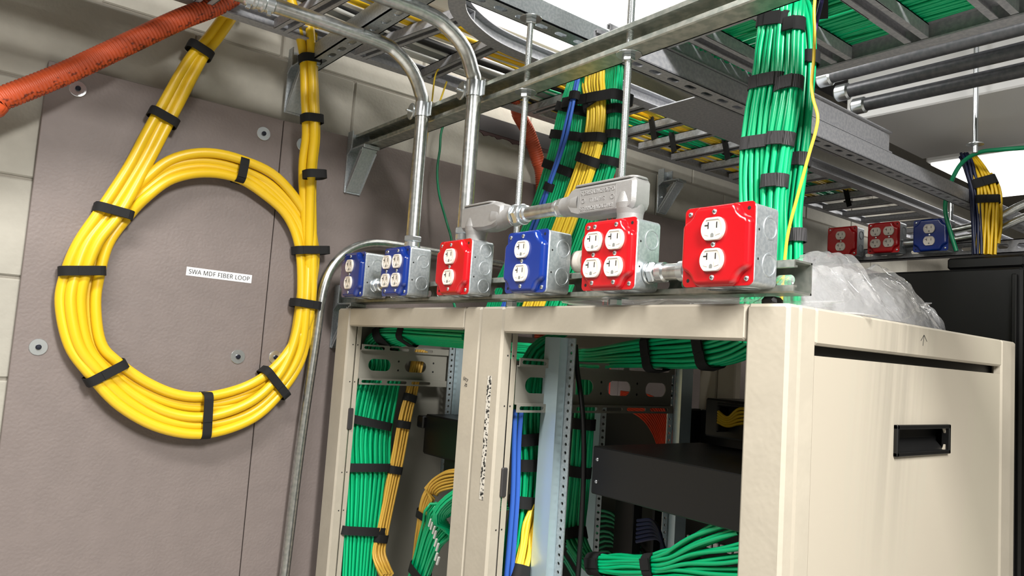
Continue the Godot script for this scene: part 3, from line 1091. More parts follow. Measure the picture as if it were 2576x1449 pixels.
	for j in 24:
		var pts := []
		for q in 5:
			pts.append(V(0.6 - 0.39 * q, 0.6215 + 0.003 * (j % 2), -1.04 - 0.0105 * j + 0.006 * sin(j * 2.4 + q)))
		lay("green_cable", "green network cable in the upper layer on the overhead tray", "cable", "upper green cables on the overhead tray", pts, 0.0036, M.green_jacket, 3, 6)
	for q in [[-0.64, -1.12], [-0.36, -1.2], [-0.77, -1.24]]:
		var g := Geo.new()
		g.box(V(q[0], 0.6068, q[1]), V(0.02, 0.003, 0.07), 0.0008, Basis().rotated(V(0, 1, 0), 0.5))
		var o := inst(self, "velcro_tie", g.mesh(V(q[0], 0.6068, q[1])), M.velcro, Transform3D(Basis(), V(q[0], 0.6068 + LEVEL, q[1])))
		tag(o, "short black strap wrapped under the green cables on the overhead tray", "strap", "straps under the overhead tray")
	# plate on edge above the slotted strut
	t = thing("tray_edge_plate", "dark steel edge plate standing on the long slotted strut, scratched", "plate", V(-0.885, 0.577, -1.7))
	rail(t, [V(-0.893, 0.578, -1.0), V(-0.890, 0.578, -1.9)], 0.055, 0.02, M.dull_steel)
	t = thing("tray_splice", "flat steel cover plate bridging the wall tray to the long slotted strut", "plate", V(-1.1, 0.60, -1.45))
	var g := Geo.new()
	g.box(V(-1.13, 0.668, -1.70), V(0.36, 0.003, 0.50), 0.001)
	part(t, "cover_plate", g, M.dull_steel)
	# old strip on the wall
	g = Geo.new()
	var w0 := V(-1.752, 0.6715, -1.2184)
	var w1 := V(-1.752, 0.6661, -1.5139)
	g.box(V(-1.7545, (w0.y + w1.y) * 0.5, (w0.z + w1.z) * 0.5), V(0.006, 0.048, w0.z - w1.z), 0.001)
	var lp := thing("wall_strip", "dark gray strip with a rough rust red edge on the wall past the conduit strut", "strip", V(-1.7545, w0.y, (w0.z + w1.z) * 0.5))
	part(lp, "strip_face", g, M.dark_gray)
	g = Geo.new()
	var e := PackedVector2Array([P(0, 0.006)])
	for k in 31:
		e.append(P(k / 30.0, -0.004 - 0.010 * rng.randf()))
	e.append(P(1, 0.006))
	for k in e.size():
		e[k] = P(e[k].x * (w0.z - w1.z), e[k].y)
	g.prism(e, Transform3D(Basis(V(0, 0, -1), V(0, 1, 0), V(1, 0, 0)), V(-1.7535, (w0.y + w1.y) * 0.5 - 0.024, w0.z)), -0.0015, 0.0015)
	part(lp, "rough_edge", g, M.rust_paint)
	# big duct and pipes beyond
	g = Geo.new()
	g.box(V(0.05, 0.86, -2.335), V(2.3, 0.22, 0.51), 0.004)
	var du := inst(self, "air_duct", g.mesh(V(0.05, 0.86, -2.335)), M.duct_metal, Transform3D(Basis(), V(0.05, 0.86 + LEVEL, -2.335)))
	tag(du, "broad gray sheet metal duct crossing beyond the overhead trays", "duct")
	var names := ["nearest the green tray", "between two like pipes", "next to the gray duct"]
	for k in 3:
		var z := -1.66 - 0.085 * k
		var p := thing("overhead_pipe", "long straight steel conduit overhead, the one " + ["beside the green tray", "between two like pipes", "beside the gray duct"][k], "pipe", V(-0.93, 0.72, z))
		g = Geo.new()
		g.tube([V(-0.93, 0.72 - 0.012 * k, z), V(-0.2, 0.72 - 0.012 * k, z), V(1.0, 0.72 - 0.012 * k, z)], 0.0165, 14)
		part(p, "tube", g, M.pipe_steel)
		ring(p, "end_fitting", V(-0.95, 0.72 - 0.012 * k, z), V(1, 0, 0), 0.021, 0.035, M.zinc)
	lay("vent_pipe", "vertical gray pipe behind the slotted strut in front of the bright fixture", "pipe", "", [V(-1.33, 0.78, -1.04), V(-1.33, 0.9, -1.04), V(-1.33, 1.3, -1.04)], 0.02, M.dull_steel, 2, 14)


# concentric copies of an outline: each ring is [inset, height]; one smooth shell with a cap
func relief(g: Geo, poly: PackedVector2Array, rings: Array, T: Transform3D, soft := true) -> void:
	var m := poly.size()
	var area := 0.0
	for k in m:
		area += poly[k].cross(poly[(k + 1) % m])
	if area < 0.0:
		poly = poly.duplicate()
		poly.reverse()
	var vn := PackedVector2Array()
	for k in m:
		var d := (poly[(k + 1) % m] - poly[(k + m - 1) % m]).normalized()
		vn.append(P(d.y, -d.x))
	var bandn := []
	for j in rings.size() - 1:
		var d := P(rings[j + 1][0] - rings[j][0], rings[j + 1][1] - rings[j][1]).normalized()
		bandn.append(P(d.y, d.x))
	for j in rings.size() - 1:
		var n0: Vector2 = bandn[j]
		var n1: Vector2 = bandn[j]
		if soft:
			n0 = (bandn[j] + bandn[maxi(j - 1, 0)]).normalized()
			n1 = (bandn[j] + (bandn[j + 1] if j + 1 < bandn.size() else P(0, 1))).normalized()
		for k in m:
			var k2 := (k + 1) % m
			var a: Vector2 = poly[k] - vn[k] * rings[j][0]
			var b: Vector2 = poly[k2] - vn[k2] * rings[j][0]
			var c: Vector2 = poly[k2] - vn[k2] * rings[j + 1][0]
			var d: Vector2 = poly[k] - vn[k] * rings[j + 1][0]
			g.squad(T * V(a.x, a.y, rings[j][1]), T * V(b.x, b.y, rings[j][1]), T * V(c.x, c.y, rings[j + 1][1]), T * V(d.x, d.y, rings[j + 1][1]),
				T.basis * V(vn[k].x * n0.x, vn[k].y * n0.x, n0.y), T.basis * V(vn[k2].x * n0.x, vn[k2].y * n0.x, n0.y), T.basis * V(vn[k2].x * n1.x, vn[k2].y * n1.x, n1.y), T.basis * V(vn[k].x * n1.x, vn[k].y * n1.x, n1.y))
	var face := PackedVector2Array()
	var last = rings[rings.size() - 1]
	for k in m:
		face.append(poly[k] - vn[k] * last[0])
	var tr := Geometry2D.triangulate_polygon(face)
	var up := T.basis * V(0, 0, 1)
	for k in range(0, tr.size(), 3):
		g.tri(T * V(face[tr[k]].x, face[tr[k]].y, last[1]), T * V(face[tr[k + 1]].x, face[tr[k + 1]].y, last[1]), T * V(face[tr[k + 2]].x, face[tr[k + 2]].y, last[1]), up, up, up)


func box_meshes() -> void:
	var I := Transform3D()
	# raised cover: flat flange, domed field with a scoop at each corner
	var g := Geo.new()
	g.prism(rrect(0.105, 0.1035, 0.007), I, 0.0, 0.0016, 0.0004, true)
	shared.flange = g.mesh()
	var hw := 0.0515
	var q := [P(0, 0.0240), P(-0.0008, 0.0272), P(-0.0026, 0.0302), P(-0.0052, 0.0326), P(-0.0085, 0.0341), P(-0.0115, 0.0357), P(-0.0136, 0.0379)]
	var outline := PackedVector2Array()
	for c in 4:
		var one := PackedVector2Array()
		for p in q:
			one.append(P(hw + p.x, p.y))
		var back := one.duplicate()
		back.reverse()
		for p in back:
			one.append(P(p.y, p.x))
		for p in one:
			outline.append(p.rotated(PI / 2 * c))
	g = Geo.new()
	relief(g, outline, [[0.0, 0.0012], [0.0006, 0.0042], [0.0016, 0.0070], [0.0032, 0.0092], [0.0052, 0.0103], [0.0070, 0.0106]], I)
	shared.field = g.mesh()
	# drawn steel body
	g = Geo.new()
	g.prism(rrect(0.1015, 0.1015, 0.007), I, -0.054, 0.0, 0.004, true)
	shared.body = g.mesh()
	g = Geo.new()
	g.lathe([P(0.0120, 0), P(0.0126, 0.0009), P(0.0148, 0.0009), P(0.0155, 0)], I, 28)
	shared.knockout = g.mesh()
	g = Geo.new()
	g.lathe([P(0.0017, 0), P(0, 0.0002)], I, 10)
	shared.dot = g.mesh()
	# one face of a duplex receptacle
	var pl := PackedVector2Array()
	for k in 40:
		var a := TAU * k / 40
		pl.append(P(cos(a) * 0.0172, clampf(sin(a) * 0.0172, -0.0143, 0.0143)))
	g = Geo.new()
	relief(g, pl, [[0.0, 0.0], [0.0, 0.0040], [0.0006, 0.0047], [0.0026, 0.0047], [0.0034, 0.0036]], I, false)
	for s in [-1.0, 1.0]:
		g.prism(PackedVector2Array([P(s * 0.0046, -0.0020), P(s * 0.0050, -0.0090), P(s * 0.0122, -0.0070)]), I, 0.0030, 0.0043, 0.0004)
	shared.outlet = g.mesh()
	g = Geo.new()
	g.box(V(-0.0064, 0.0045, 0.0037), V(0.0014, 0.0085, 0.0006))
	g.box(V(-0.0092, 0.0047, 0.0037), V(0.0052, 0.0015, 0.0006))
	shared.slot_t = g.mesh()
	g = Geo.new()
	g.box(V(0.0064, 0.0045, 0.0037), V(0.0014, 0.0075, 0.0006))
	shared.slot = g.mesh()
	g = Geo.new()
	g.prism(PackedVector2Array([P(-0.0023, -0.0105), P(0.0023, -0.0105), P(0.0023, -0.0072), P(0.0016, -0.0058), P(0, -0.0052), P(-0.0016, -0.0058), P(-0.0023, -0.0072)]), I, 0.0034, 0.0040)
	shared.ground = g.mesh()
	g = Geo.new()
	g.lathe([P(0.0034, 0), P(0.0034, 0.0008), P(0.0026, 0.0017), P(0.0012, 0.0021), P(0, 0.0022)], I, 14)
	shared.screw = g.mesh()
	g = Geo.new()
	g.box(V(0, 0.00215, 0), V(0.0034, 0.0003, 0.0007), 0.0, Basis().rotated(V(0, 1, 0), 0.5))
	g.box(V(0, 0.00215, 0), V(0.0007, 0.0003, 0.0034), 0.0, Basis().rotated(V(0, 1, 0), 0.5))
	shared.recess = g.mesh()


func outlet_box(label: String, at: Vector3, blue: bool, pairs: int, three_ko: bool, group: String, detail := true) -> void:
	var t := thing("outlet_box", label, "outlet box", at, group)
	var enamel: Material = M.blue_enamel if blue else M.red_enamel
	inst(t, "steel_body", shared.body, M.galvanized, Transform3D())
	var cv := inst(t, "cover_flange", shared.flange, enamel, Transform3D())
	inst(cv, "raised_field", shared.field, enamel, Transform3D())
	var face := Basis(V(1, 0, 0), V(0, 0, 1), V(0, -1, 0))
	var kz := [-0.034, -0.034] if not three_ko else [-0.034, -0.034, -0.034]
	for d in [V(1, 0, 0), V(0, -1, 0), V(0, 1, 0), V(-1, 0, 0)]:
		if d == V(-1, 0, 0) and not detail:
			continue
		var ys := [-0.023, 0.023] if not three_ko else [-0.033, 0.0, 0.033]
		for y in ys:
			var off := V(0, y, -0.034) if d.x != 0.0 else V(y, 0, -0.034)
			inst(t, "knockout", shared.knockout, M.galvanized, stand(d * 0.0507 + off, d).scaled_local(V(1, 1, 1) if not three_ko else V(0.9, 1, 0.9)))
		if detail:
			for y in [-0.018, 0.018]:
				inst(t, "punched_hole", shared.dot, M.slot_dark, stand(d * 0.05085 + (V(0, y, -0.010) if d.x != 0.0 else V(y, 0, -0.010)), d))
	var front := stand(Vector3.ZERO, V(0, 0, 1))
	for c in [[-1, 1, true], [1, 1, false], [1, -1, true], [-1, -1, false]]:
		var p := V(0.0437 * c[0], 0.0432 * c[1], 0.0016)
		if c[2]:
			var s := inst(t, "corner_screw", shared.screw, M.zinc, stand(p, V(0, 0, 1)))
			if detail:
				inst(s, "drive_recess", shared.recess, M.slot_dark, Transform3D())
		else:
			inst(t, "corner_hole", shared.dot, M.slot_dark, stand(p + V(0, 0, 0.0001), V(0, 0, 1)).scaled_local(V(1.5, 1, 1.5)))
	for k in pairs:
		var x := 0.0 if pairs == 1 else (-0.0215 if k == 0 else 0.0215)
		for y in [0.0195, -0.0195]:
			var o := inst(t, "receptacle", shared.outlet, M.white_nylon, Transform3D(Basis(), V(x, y, 0.0102)))
			inst(o, "blade_slot", shared.slot_t, M.slot_dark, Transform3D())
			inst(o, "blade_slot", shared.slot, M.slot_dark, Transform3D())
			inst(o, "ground_hole", shared.ground, M.gray_jacket, Transform3D())
		for y in ([0.0, 0.0415, -0.0415] if detail else [0.0]):
			var s := inst(t, "face_screw", shared.screw, M.zinc, stand(V(x, y, 0.0105), V(0, 0, 1)))
			if detail:
				inst(s, "drive_recess", shared.recess, M.slot_dark, Transform3D())


func boxes() -> void:
	box_meshes()
	var z := -0.7735
	outlet_box("blue covered duplex outlet box closest to the block wall, under the arching conduit", V(-1.574, 0.157, z), true, 1, false, "outlet boxes on the strut")
	outlet_box("blue covered outlet box with four white receptacles, below the first straight conduit", V(-1.378, 0.156, z), true, 2, false, "outlet boxes on the strut")
	outlet_box("red covered duplex outlet box below a cast conduit body, between two blue boxes", V(-1.160, 0.154, z), false, 1, true, "outlet boxes on the strut")
	outlet_box("blue covered duplex outlet box between two red boxes, under the horizontal pipe", V(-0.947, 0.153, z), true, 1, false, "outlet boxes on the strut")
	outlet_box("red covered outlet box with four white receptacles, under the lettered conduit body", V(-0.7595, 0.153, z), false, 2, false, "outlet boxes on the strut")
	outlet_box("red covered duplex outlet box by the open end of the strut, beside the bag", V(-0.570, 0.153, z), false, 1, false, "outlet boxes on the strut")
	# straight nipples between the boxes
	for q in [[-1.523, -1.429, 0.134, "between the two blue boxes by the wall", -0.806], [-0.7085, -0.621, 0.128, "between the two red boxes at the strut end", -0.804]]:
		var t := thing("conduit_nipple", "short straight steel conduit " + q[3], "conduit", V((q[0] + q[1]) * 0.5, q[2], q[4]), "short conduits between the outlet boxes")
		var g := Geo.new()
		g.tube([V(q[0], q[2], q[4]), V((q[0] + q[1]) * 0.5, q[2], q[4]), V(q[1], q[2], q[4])], 0.0117, 18)
		part(t, "tube", g, M.conduit_steel)
		for e in [[q[0], 1.0], [q[1], -1.0]]:
			ring(t, "locknut", V(e[0], q[2], q[4]), V(e[1], 0, 0), 0.0165, 0.004, M.zinc)
			hexnut(t, "connector_nut", V(e[0] + e[1] * 0.005, q[2], q[4]), V(e[1], 0, 0), 0.0158, 0.011, M.zinc)
			ring(t, "connector_body", V(e[0] + e[1] * 0.017, q[2], q[4]), V(e[1], 0, 0), 0.0142, 0.016, M.zinc)
	var b := thing("conduit_bushing", "round white plastic bushing on the side of the middle blue box", "bushing", V(-0.900, 0.157, -0.846))
	ring(b, "bushing_cap", V(-0.905, 0.160, -0.846), V(1, 0, 0), 0.0185, 0.024, M.white_nylon)


func emt(called: String, label: String, pts: Array, r: float, extras: Array, per := 8) -> void:
	var t := thing(called, label, "conduit", pts[0])
	var g := Geo.new()
	g.tube(curve(pts, per), r, 20)
	part(t, "tube", g, M.conduit_steel)
	for e in extras:
		if e[0] == "clamp":
			var c: Vector3 = e[1]
			var k := Geo.new()
			k.lathe([P(r + 0.0002, -0.0155), P(r + 0.0022, -0.0155), P(r + 0.0022, 0.0155), P(r + 0.0002, 0.0155)], Transform3D(Basis(), c), 24)
			k.box(c + V(r + 0.006, 0, -0.006), V(0.014, 0.031, 0.003), 0.0006)
			part(t, "strut_clamp", k, M.zinc)
			ring(t, "clamp_ear", c + V(-r - 0.011, 0, 0.010), V(-0.15, 0, 1), 0.0185, 0.005, M.zinc)
			var s := Geo.new()
			s.tube([c + V(-r - 0.011, 0, 0.012), c + V(-r - 0.010, 0, 0.026)], 0.0028, 8)
			part(t, "clamp_screw", s, M.zinc)
		elif e[0] == "connector":
			var c: Vector3 = e[1]
			var d: Vector3 = e[2]
			ring(t, "locknut", c, d, r + 0.005, 0.004, M.zinc)
			ring(t, "connector_body", c + d * 0.004, d, r + 0.0022, 0.016, M.zinc)
			hexnut(t, "connector_nut", c + d * 0.018, d, r + 0.0055, 0.012, M.zinc)
		elif e[0] == "coupling":
			var c: Vector3 = e[1]
			var d: Vector3 = e[2]
			ring(t, "coupling_body", c - d * 0.03, d, r + 0.002, 0.06, M.zinc, 0.0)
			ring(t, "coupling_collar", c - d * 0.012, d, r + 0.0048, 0.010, M.zinc)
			ring(t, "coupling_collar", c + d * 0.004, d, r + 0.0048, 0.010, M.zinc)
			for z in [-0.02, 0.02]:
				var s := Geo.new()
				s.box(c + d * z + V(0.002, -r - 0.004, 0), V(0.008, 0.008, 0.008), 0.001)
				part(t, "set_screw", s, M.zinc)


func conduits() -> void:
	var zc := -0.8085
	emt("bent_conduit", "bent steel conduit rising from the four-outlet blue box and turning along the ceiling", [V(-1.380, 0.21, zc), V(-1.382, 0.36, zc), V(-1.384, 0.515, zc), V(-1.384, 0.556, zc + 0.010), V(-1.384, 0.594, zc + 0.034), V(-1.384, 0.622, zc + 0.074), V(-1.384, 0.632, zc + 0.118), V(-1.384, 0.632, zc + 0.25), V(-1.384, 0.630, zc + 0.5), V(-1.384, 0.628, 0.3)], 0.0147,
		[["clamp", V(-1.384, 0.515, zc)], ["connector", V(-1.380, 0.206, zc), V(0, 1, 0)], ["coupling", V(-1.384, 0.630, -0.437), V(0, 0, 1)]])
	emt("bent_conduit", "bent steel conduit rising behind the cast conduit body, clamped higher on the strut", [V(-1.187, 0.21, zc), V(-1.188, 0.36, zc), V(-1.190, 0.515, zc), V(-1.190, 0.550, zc + 0.009), V(-1.190, 0.588, zc + 0.030), V(-1.190, 0.616, zc + 0.070), V(-1.190, 0.629, zc + 0.118), V(-1.190, 0.629, zc + 0.25), V(-1.190, 0.628, -0.2), V(-1.190, 0.628, 0.3)], 0.0147,
		[["clamp", V(-1.190, 0.515, zc)], ["connector", V(-1.187, 0.206, zc), V(0, 1, 0)]])
	emt("arched_conduit", "steel conduit that arches out from behind the blue boxes and drops down beside the cabinet", [V(-1.72, 0.258, -1.9), V(-1.72, 0.260, -1.3), V(-1.72, 0.262, -1.05), V(-1.72, 0.263, -0.94), V(-1.72, 0.256, -0.88), V(-1.72, 0.236, -0.833), V(-1.72, 0.203, -0.798), V(-1.72, 0.160, -0.776), V(-1.72, 0.10, -0.765), V(-1.72, 0.0, -0.760), V(-1.72, -0.25, -0.746), V(-1.72, -0.56, -0.736), V(-1.72, -1.2, -0.715), V(-1.72, -1.95, -0.69)], 0.0117, [])
	# cast conduit bodies joined by a pipe
	var zb := -0.803
	for k in 2:
		var lx := -1.115 if k == 0 else -0.795
		var t := thing("pulling_elbow", ["plain gray cast conduit body over the red duplex box, pipe on its far side", "gray cast conduit body with raised lettering, over the four-outlet red box"][k], "conduit body", V(lx, 0.22, zb))
		var y := 0.2495 if k == 0 else 0.2445
		var g := Geo.new()
		# long rounded housing, its lid upward; the neck narrows to the hub
		var x0 := -1.168 if k == 0 else -0.861
		var x1 := -1.070 if k == 0 else -0.727
		var prof := PackedVector2Array()
		if k == 0:
			prof = PackedVector2Array([P(x0, 0.233), P(x0 + 0.006, 0.226), P(x1 - 0.02, 0.222), P(x1 + 0.004, 0.224), P(x1 + 0.018, 0.230), P(x1 + 0.028, 0.240), P(x1 + 0.030, 0.262), P(x1 + 0.006, 0.271), P(x0 + 0.004, 0.271), P(x0, 0.267)])
		else:
			prof = PackedVector2Array([P(x0 - 0.010, 0.236), P(x0, 0.224), P(x0 + 0.018, 0.219), P(x1 - 0.012, 0.219), P(x1 - 0.003, 0.224), P(x1, 0.232), P(x1, 0.262), P(x1 - 0.004, 0.268), P(x0 + 0.008, 0.268), P(x0 - 0.004, 0.264), P(x0 - 0.012, 0.256)])
		g.prism(prof, Transform3D(Basis(), V(0, 0, zb)), -0.019, 0.019, 0.005, true)
		part(t, "housing", g, M.cast_aluminum)
		var lid := Geo.new()
		lid.prism(rrect(x1 - x0 - 0.002, 0.036, 0.012), Transform3D(Basis(V(1, 0, 0), V(0, 0, -1), V(0, 1, 0)), V((x0 + x1) * 0.5, 0.2705 if k == 0 else 0.2675, zb)), 0.0, 0.0035, 0.001, true)
		part(t, "lid", lid, M.cast_aluminum)
		var hub := Geo.new()
		var hx := x1 + 0.012 if k == 0 else x0 + 0.004
		var hd := V(1, 0, 0) if k == 0 else V(-1, 0, 0)
		hub.lathe([P(0.0215, -0.012), P(0.0205, 0.004), P(0.0175, 0.018), P(0.0162, 0.030), P(0.0162, 0.036), P(0.012, 0.036)], stand(V(hx, 0.2435, zb), hd), 24)
		part(t, "hub", hub, M.cast_aluminum)
		var sp := Geo.new()
		var sx := -1.138 if k == 0 else -0.750
		sp.lathe([P(0.0195, 0.02), P(0.0225, 0.004), P(0.0215, -0.004), P(0.0195, -0.012), P(0.0185, -0.025), P(0, -0.025)], Transform3D(Basis(), V(sx, 0.228, zb)), 24)
		part(t, "spout", sp, M.cast_aluminum)
		if k == 1:
			# raised foundry lettering, upside down as the body is turned
			var B := Basis(V(-1, 0, 0), V(0, -1, 0), V(0, 0, 1))
			var pan := Geo.new()
			for q in [[V(-0.8015, 0.2615, zb + 0.0191), V(0.076, 0.0008, 0.0006)], [V(-0.8015, 0.2255, zb + 0.0191), V(0.076, 0.0008, 0.0006)], [V(-0.8395, 0.2435, zb + 0.0191), V(0.0008, 0.036, 0.0006)], [V(-0.7635, 0.2435, zb + 0.0191), V(0.0008, 0.036, 0.0006)]]:
				pan.box(q[0], q[1])
			part(t, "letter_frame", pan, M.cast_aluminum)
			var rows := ["APPLETON FORM 35", "3/4 IN LL", "O-Z/GEDNEY SPEC 5"]
			for r in 3:
				inst(t, "raised_lettering", text_mesh(rows[r], 0.0080, 0.0010, false), M.raised_letter, Transform3D(B, V(-0.8015, 0.2310 + 0.0122 * r, zb + 0.0193) - V(lx, 0.22, zb)))
			for x in [-0.832, -0.770]:
				var c := Geo.new()
				c.lathe([P(0.0030, 0), P(0.0030, 0.0007), P(0.0038, 0.0007), P(0.0038, 0)], stand(V(x, 0.2432, zb + 0.019), V(0, 0, 1)), 16)
				part(t, "approval_mark", c, M.cast_aluminum)
	var n := thing("conduit_nipple", "straight steel pipe joining the two cast conduit bodies", "conduit", V(-0.94, 0.2435, zb))
	var g := Geo.new()
	g.tube([V(-1.03, 0.2435, zb), V(-0.95, 0.2435, zb), V(-0.875, 0.2435, zb)], 0.0118, 20)
	part(n, "tube", g, M.conduit_steel)
	ring(n, "locknut", V(-1.024, 0.2435, zb), V(1, 0, 0), 0.0198, 0.005, M.zinc)
	hexnut(n, "connector_nut", V(-1.018, 0.2435, zb), V(1, 0, 0), 0.0178, 0.013, M.zinc)
	ring(n, "connector_rim", V(-1.004, 0.2435, zb), V(1, 0, 0), 0.0185, 0.005, M.zinc)
	ring(n, "connector_body", V(-0.999, 0.2435, zb), V(1, 0, 0), 0.0145, 0.012, M.zinc)
	ring(n, "connector_body", V(-0.915, 0.2435, zb), V(1, 0, 0), 0.0145, 0.012, M.zinc)
	hexnut(n, "connector_nut", V(-0.905, 0.2435, zb), V(1, 0, 0), 0.0160, 0.012, M.zinc)
	# corrugated innerduct
	duct("orange_duct", "orange corrugated duct swooping over the corner of the gray backboard", [V(-1.60, 0.20, 1.3), V(-1.63, 0.22, 0.7), V(-1.65, 0.28, 0.22), V(-1.65, 0.374, -0.0412), V(-1.65, 0.4014, -0.0741), V(-1.65, 0.4724, -0.1617), V(-1.65, 0.5578, -0.2565), V(-1.65, 0.6515, -0.3604), V(-1.65, 0.7206, -0.4438), V(-1.645, 0.80, -0.50), V(-1.64, 0.98, -0.56)], 0.0215, M.orange_duct)
	duct("orange_duct", "orange corrugated duct hanging against the wall behind the hanger rod", [V(-1.52, 0.745, -1.0), V(-1.60, 0.750, -1.16), V(-1.685, 0.725, -1.295), V(-1.705, 0.7058, -1.3258), V(-1.715, 0.6652, -1.3746), V(-1.72, 0.5963, -1.4195), V(-1.72, 0.5273, -1.4447), V(-1.72, 0.25, -1.47), V(-1.72, -0.4, -1.5)], 0.021, M.plain_orange)


func duct(called: String, label: String, pts: Array, r: float, m: Material) -> void:
	var c := curve(pts, 40)
	# even steps along the path: one rib every 7 mm
	var out := []
	var rs := []
	var acc := 0.0
	var step := 0.0018
	out.append(c[0])
	for k in range(1, c.size()):
		var seg: Vector3 = c[k] - c[k - 1]
		var L := seg.length()
		var at := step - acc
		while at < L:
			out.append(c[k - 1] + seg * (at / L))
			at += step
		acc = L - (at - step)
	for k in out.size():
		rs.append(r - [0.0022, 0.0, 0.0, 0.0][k % 4])
	var g := Geo.new()
	g.tube(out, rs, 22)
	var o := inst(self, called, g.mesh(pts[0]), m, Transform3D(Basis(), pts[0] + V(0, LEVEL, 0)))
	tag(o, label, "duct", "orange corrugated ducts")


func fiber_loop() -> void:
	# outer and inner edge of the coil on the board (z, y), from the upper strap down, round the bottom and back over the top
	var outer := [P(-0.2584, 0.2417), P(-0.2241, 0.1626), P(-0.209, 0.0964), P(-0.2091, 0.0369), P(-0.232, -0.0443), P(-0.2699, -0.106), P(-0.3378, -0.169), P(-0.4266, -0.2137), P(-0.525, -0.2294), P(-0.6301, -0.2012), P(-0.7036, -0.1288), P(-0.7554, -0.0464), P(-0.758, 0.0844), P(-0.7675, 0.223), P(-0.7213, 0.3045), P(-0.6288, 0.3843), P(-0.533, 0.4064), P(-0.454, 0.4043), P(-0.3865, 0.3731), P(-0.3331, 0.3148), P(-0.2889, 0.2304)]
	var inner := [P(-0.3263, 0.2326), P(-0.2963, 0.1733), P(-0.2864, 0.1058), P(-0.2863, 0.0443), P(-0.303, -0.0319), P(-0.3369, -0.0668), P(-0.3959, -0.1059), P(-0.4582, -0.1296), P(-0.5185, -0.1318), P(-0.5935, -0.1085), P(-0.6432, -0.0703), P(-0.6781, 0.0014), P(-0.6951, 0.088), P(-0.6869, 0.2116), P(-0.6529, 0.288), P(-0.5914, 0.3293), P(-0.5312, 0.3521), P(-0.4598, 0.3477), P(-0.3961, 0.3188), P(-0.3531, 0.2715), P(-0.3275, 0.2201)]
	var t := thing("fiber_cable_loop", "coiled loop of thick yellow fiber cables strapped in black, hung on the gray board", "cable loop", V(-1.735, 0.1, -0.48))
	var r := 0.0108
	var entry := [P(-0.5104, 0.7972), P(-0.4897, 0.7486), P(-0.4495, 0.6626), P(-0.417, 0.6016), P(-0.3784, 0.4914), P(-0.3537, 0.419), P(-0.3286, 0.3439)]
	var leave := [P(-0.6947, 0.3794), P(-0.6789, 0.4813), P(-0.6668, 0.5745), P(-0.6557, 0.6584), P(-0.6482, 0.7046), P(-0.636, 0.7589), P(-0.6154, 0.8196)]
	for k in 3:
		var pts := []
		var uo: float = [-1.0, 0.05, 1.0][k]
		for q in entry.size():
			var e: Vector2 = entry[q]
			var s: float = uo * lerpf(0.0125, 0.022, float(q) / 6.0) + 0.002 * sin(k * 2.0 + q)
			pts.append(V(-1.716 - 0.004 * (k % 2) + (0.03 if q == 0 else 0.0), e.y + s * 0.45, e.x - s * 0.85))
		# first turn
		var u1: Array = [[0.17, 0.17, 0.15, 0.12, 0.14, 0.20, 0.12, 0.08, 0.10, 0.16, 0.2, 0.3, 0.4, 0.42, 0.26, 0.15, 0.12, 0.12, 0.13, 0.2], [0.42, 0.38, 0.36, 0.32, 0.34, 0.38, 0.30, 0.26, 0.28, 0.30, 0.35, 0.45, 0.55, 0.62, 0.6, 0.55, 0.5, 0.5, 0.5, 0.55], [0.66, 0.62, 0.58, 0.55, 0.56, 0.55, 0.50, 0.46, 0.48, 0.55, 0.6, 0.7, 0.72, 0.85, 0.88, 0.9, 0.9, 0.9, 0.88, 0.84]][k]
		for q in 20:
			var a: Vector2 = outer[q]
			var b: Vector2 = inner[q]
			var p := a.lerp(b, u1[q])
			pts.append(V(-1.716 - 0.006 * sin(q * 0.7 + k * 2.1) - (0.012 if q > 12 and k == 1 else 0.0), p.y, p.x))
		# second turn, behind and toward the inside, then away up the wall
		var u2: Array = [[0.45, 0.55, 0.6, 0.62, 0.6, 0.62, 0.66, 0.66, 0.64, 0.5, 0.4, 0.3, 0.24, 0.22], [0.75, 0.78, 0.78, 0.76, 0.76, 0.76, 0.80, 0.78, 0.78, 0.75, 0.7, 0.55, 0.40, 0.30], [0.93, 0.93, 0.93, 0.92, 0.92, 0.91, 0.92, 0.92, 0.92, 0.9, 0.85, 0.7, 0.3, 0.1]][k]
		for q in 13:
			var a: Vector2 = outer[q]
			var b: Vector2 = inner[q]
			var p := a.lerp(b, u2[q])
			pts.append(V(-1.7375 + (0.012 if k == 2 else 0.0) + (0.010 if q > 9 else 0.0), p.y, p.x))
		for q in leave.size():
			var e: Vector2 = leave[q]
			var s: float = [-1.0, 0.1, 1.0][k] * (0.0115 if q < 4 else 0.017 + 0.006 * (q - 4))
			pts.append(V(-1.668 + (0.016 if k == 1 else 0.0) - (0.035 if q == 0 else 0.0), e.y, e.x - s))
		var g := Geo.new()
		g.tube(curve(pts, 6), r, 14)
		part(t, "fiber_cable", g, M.yellow_jacket)
	# two more full turns of cable inside the coil
	for k in 2:
		var pts := []
		for q in 23:
			var i := q % 20
			var a: Vector2 = outer[i]
			var b: Vector2 = inner[i]
			var p := a.lerp(b, ([0.30, 0.66][k] if i < 13 else [0.38, 0.66][k]) + 0.05 * sin(i * 0.9 + k))
			pts.append(V(-1.7375 + (0.012 if i > 12 else 0.0), p.y, p.x))
		var g := Geo.new()
		g.tube(curve(pts, 6), r, 14, false)
		part(t, "fiber_cable", g, M.yellow_jacket)
	# straps
	var mid := func(q: int, f: float) -> Array:
		var a: Vector2 = outer[q].lerp(outer[q + 1], f)
		var b: Vector2 = inner[q].lerp(inner[q + 1], f)
		return [a, b]
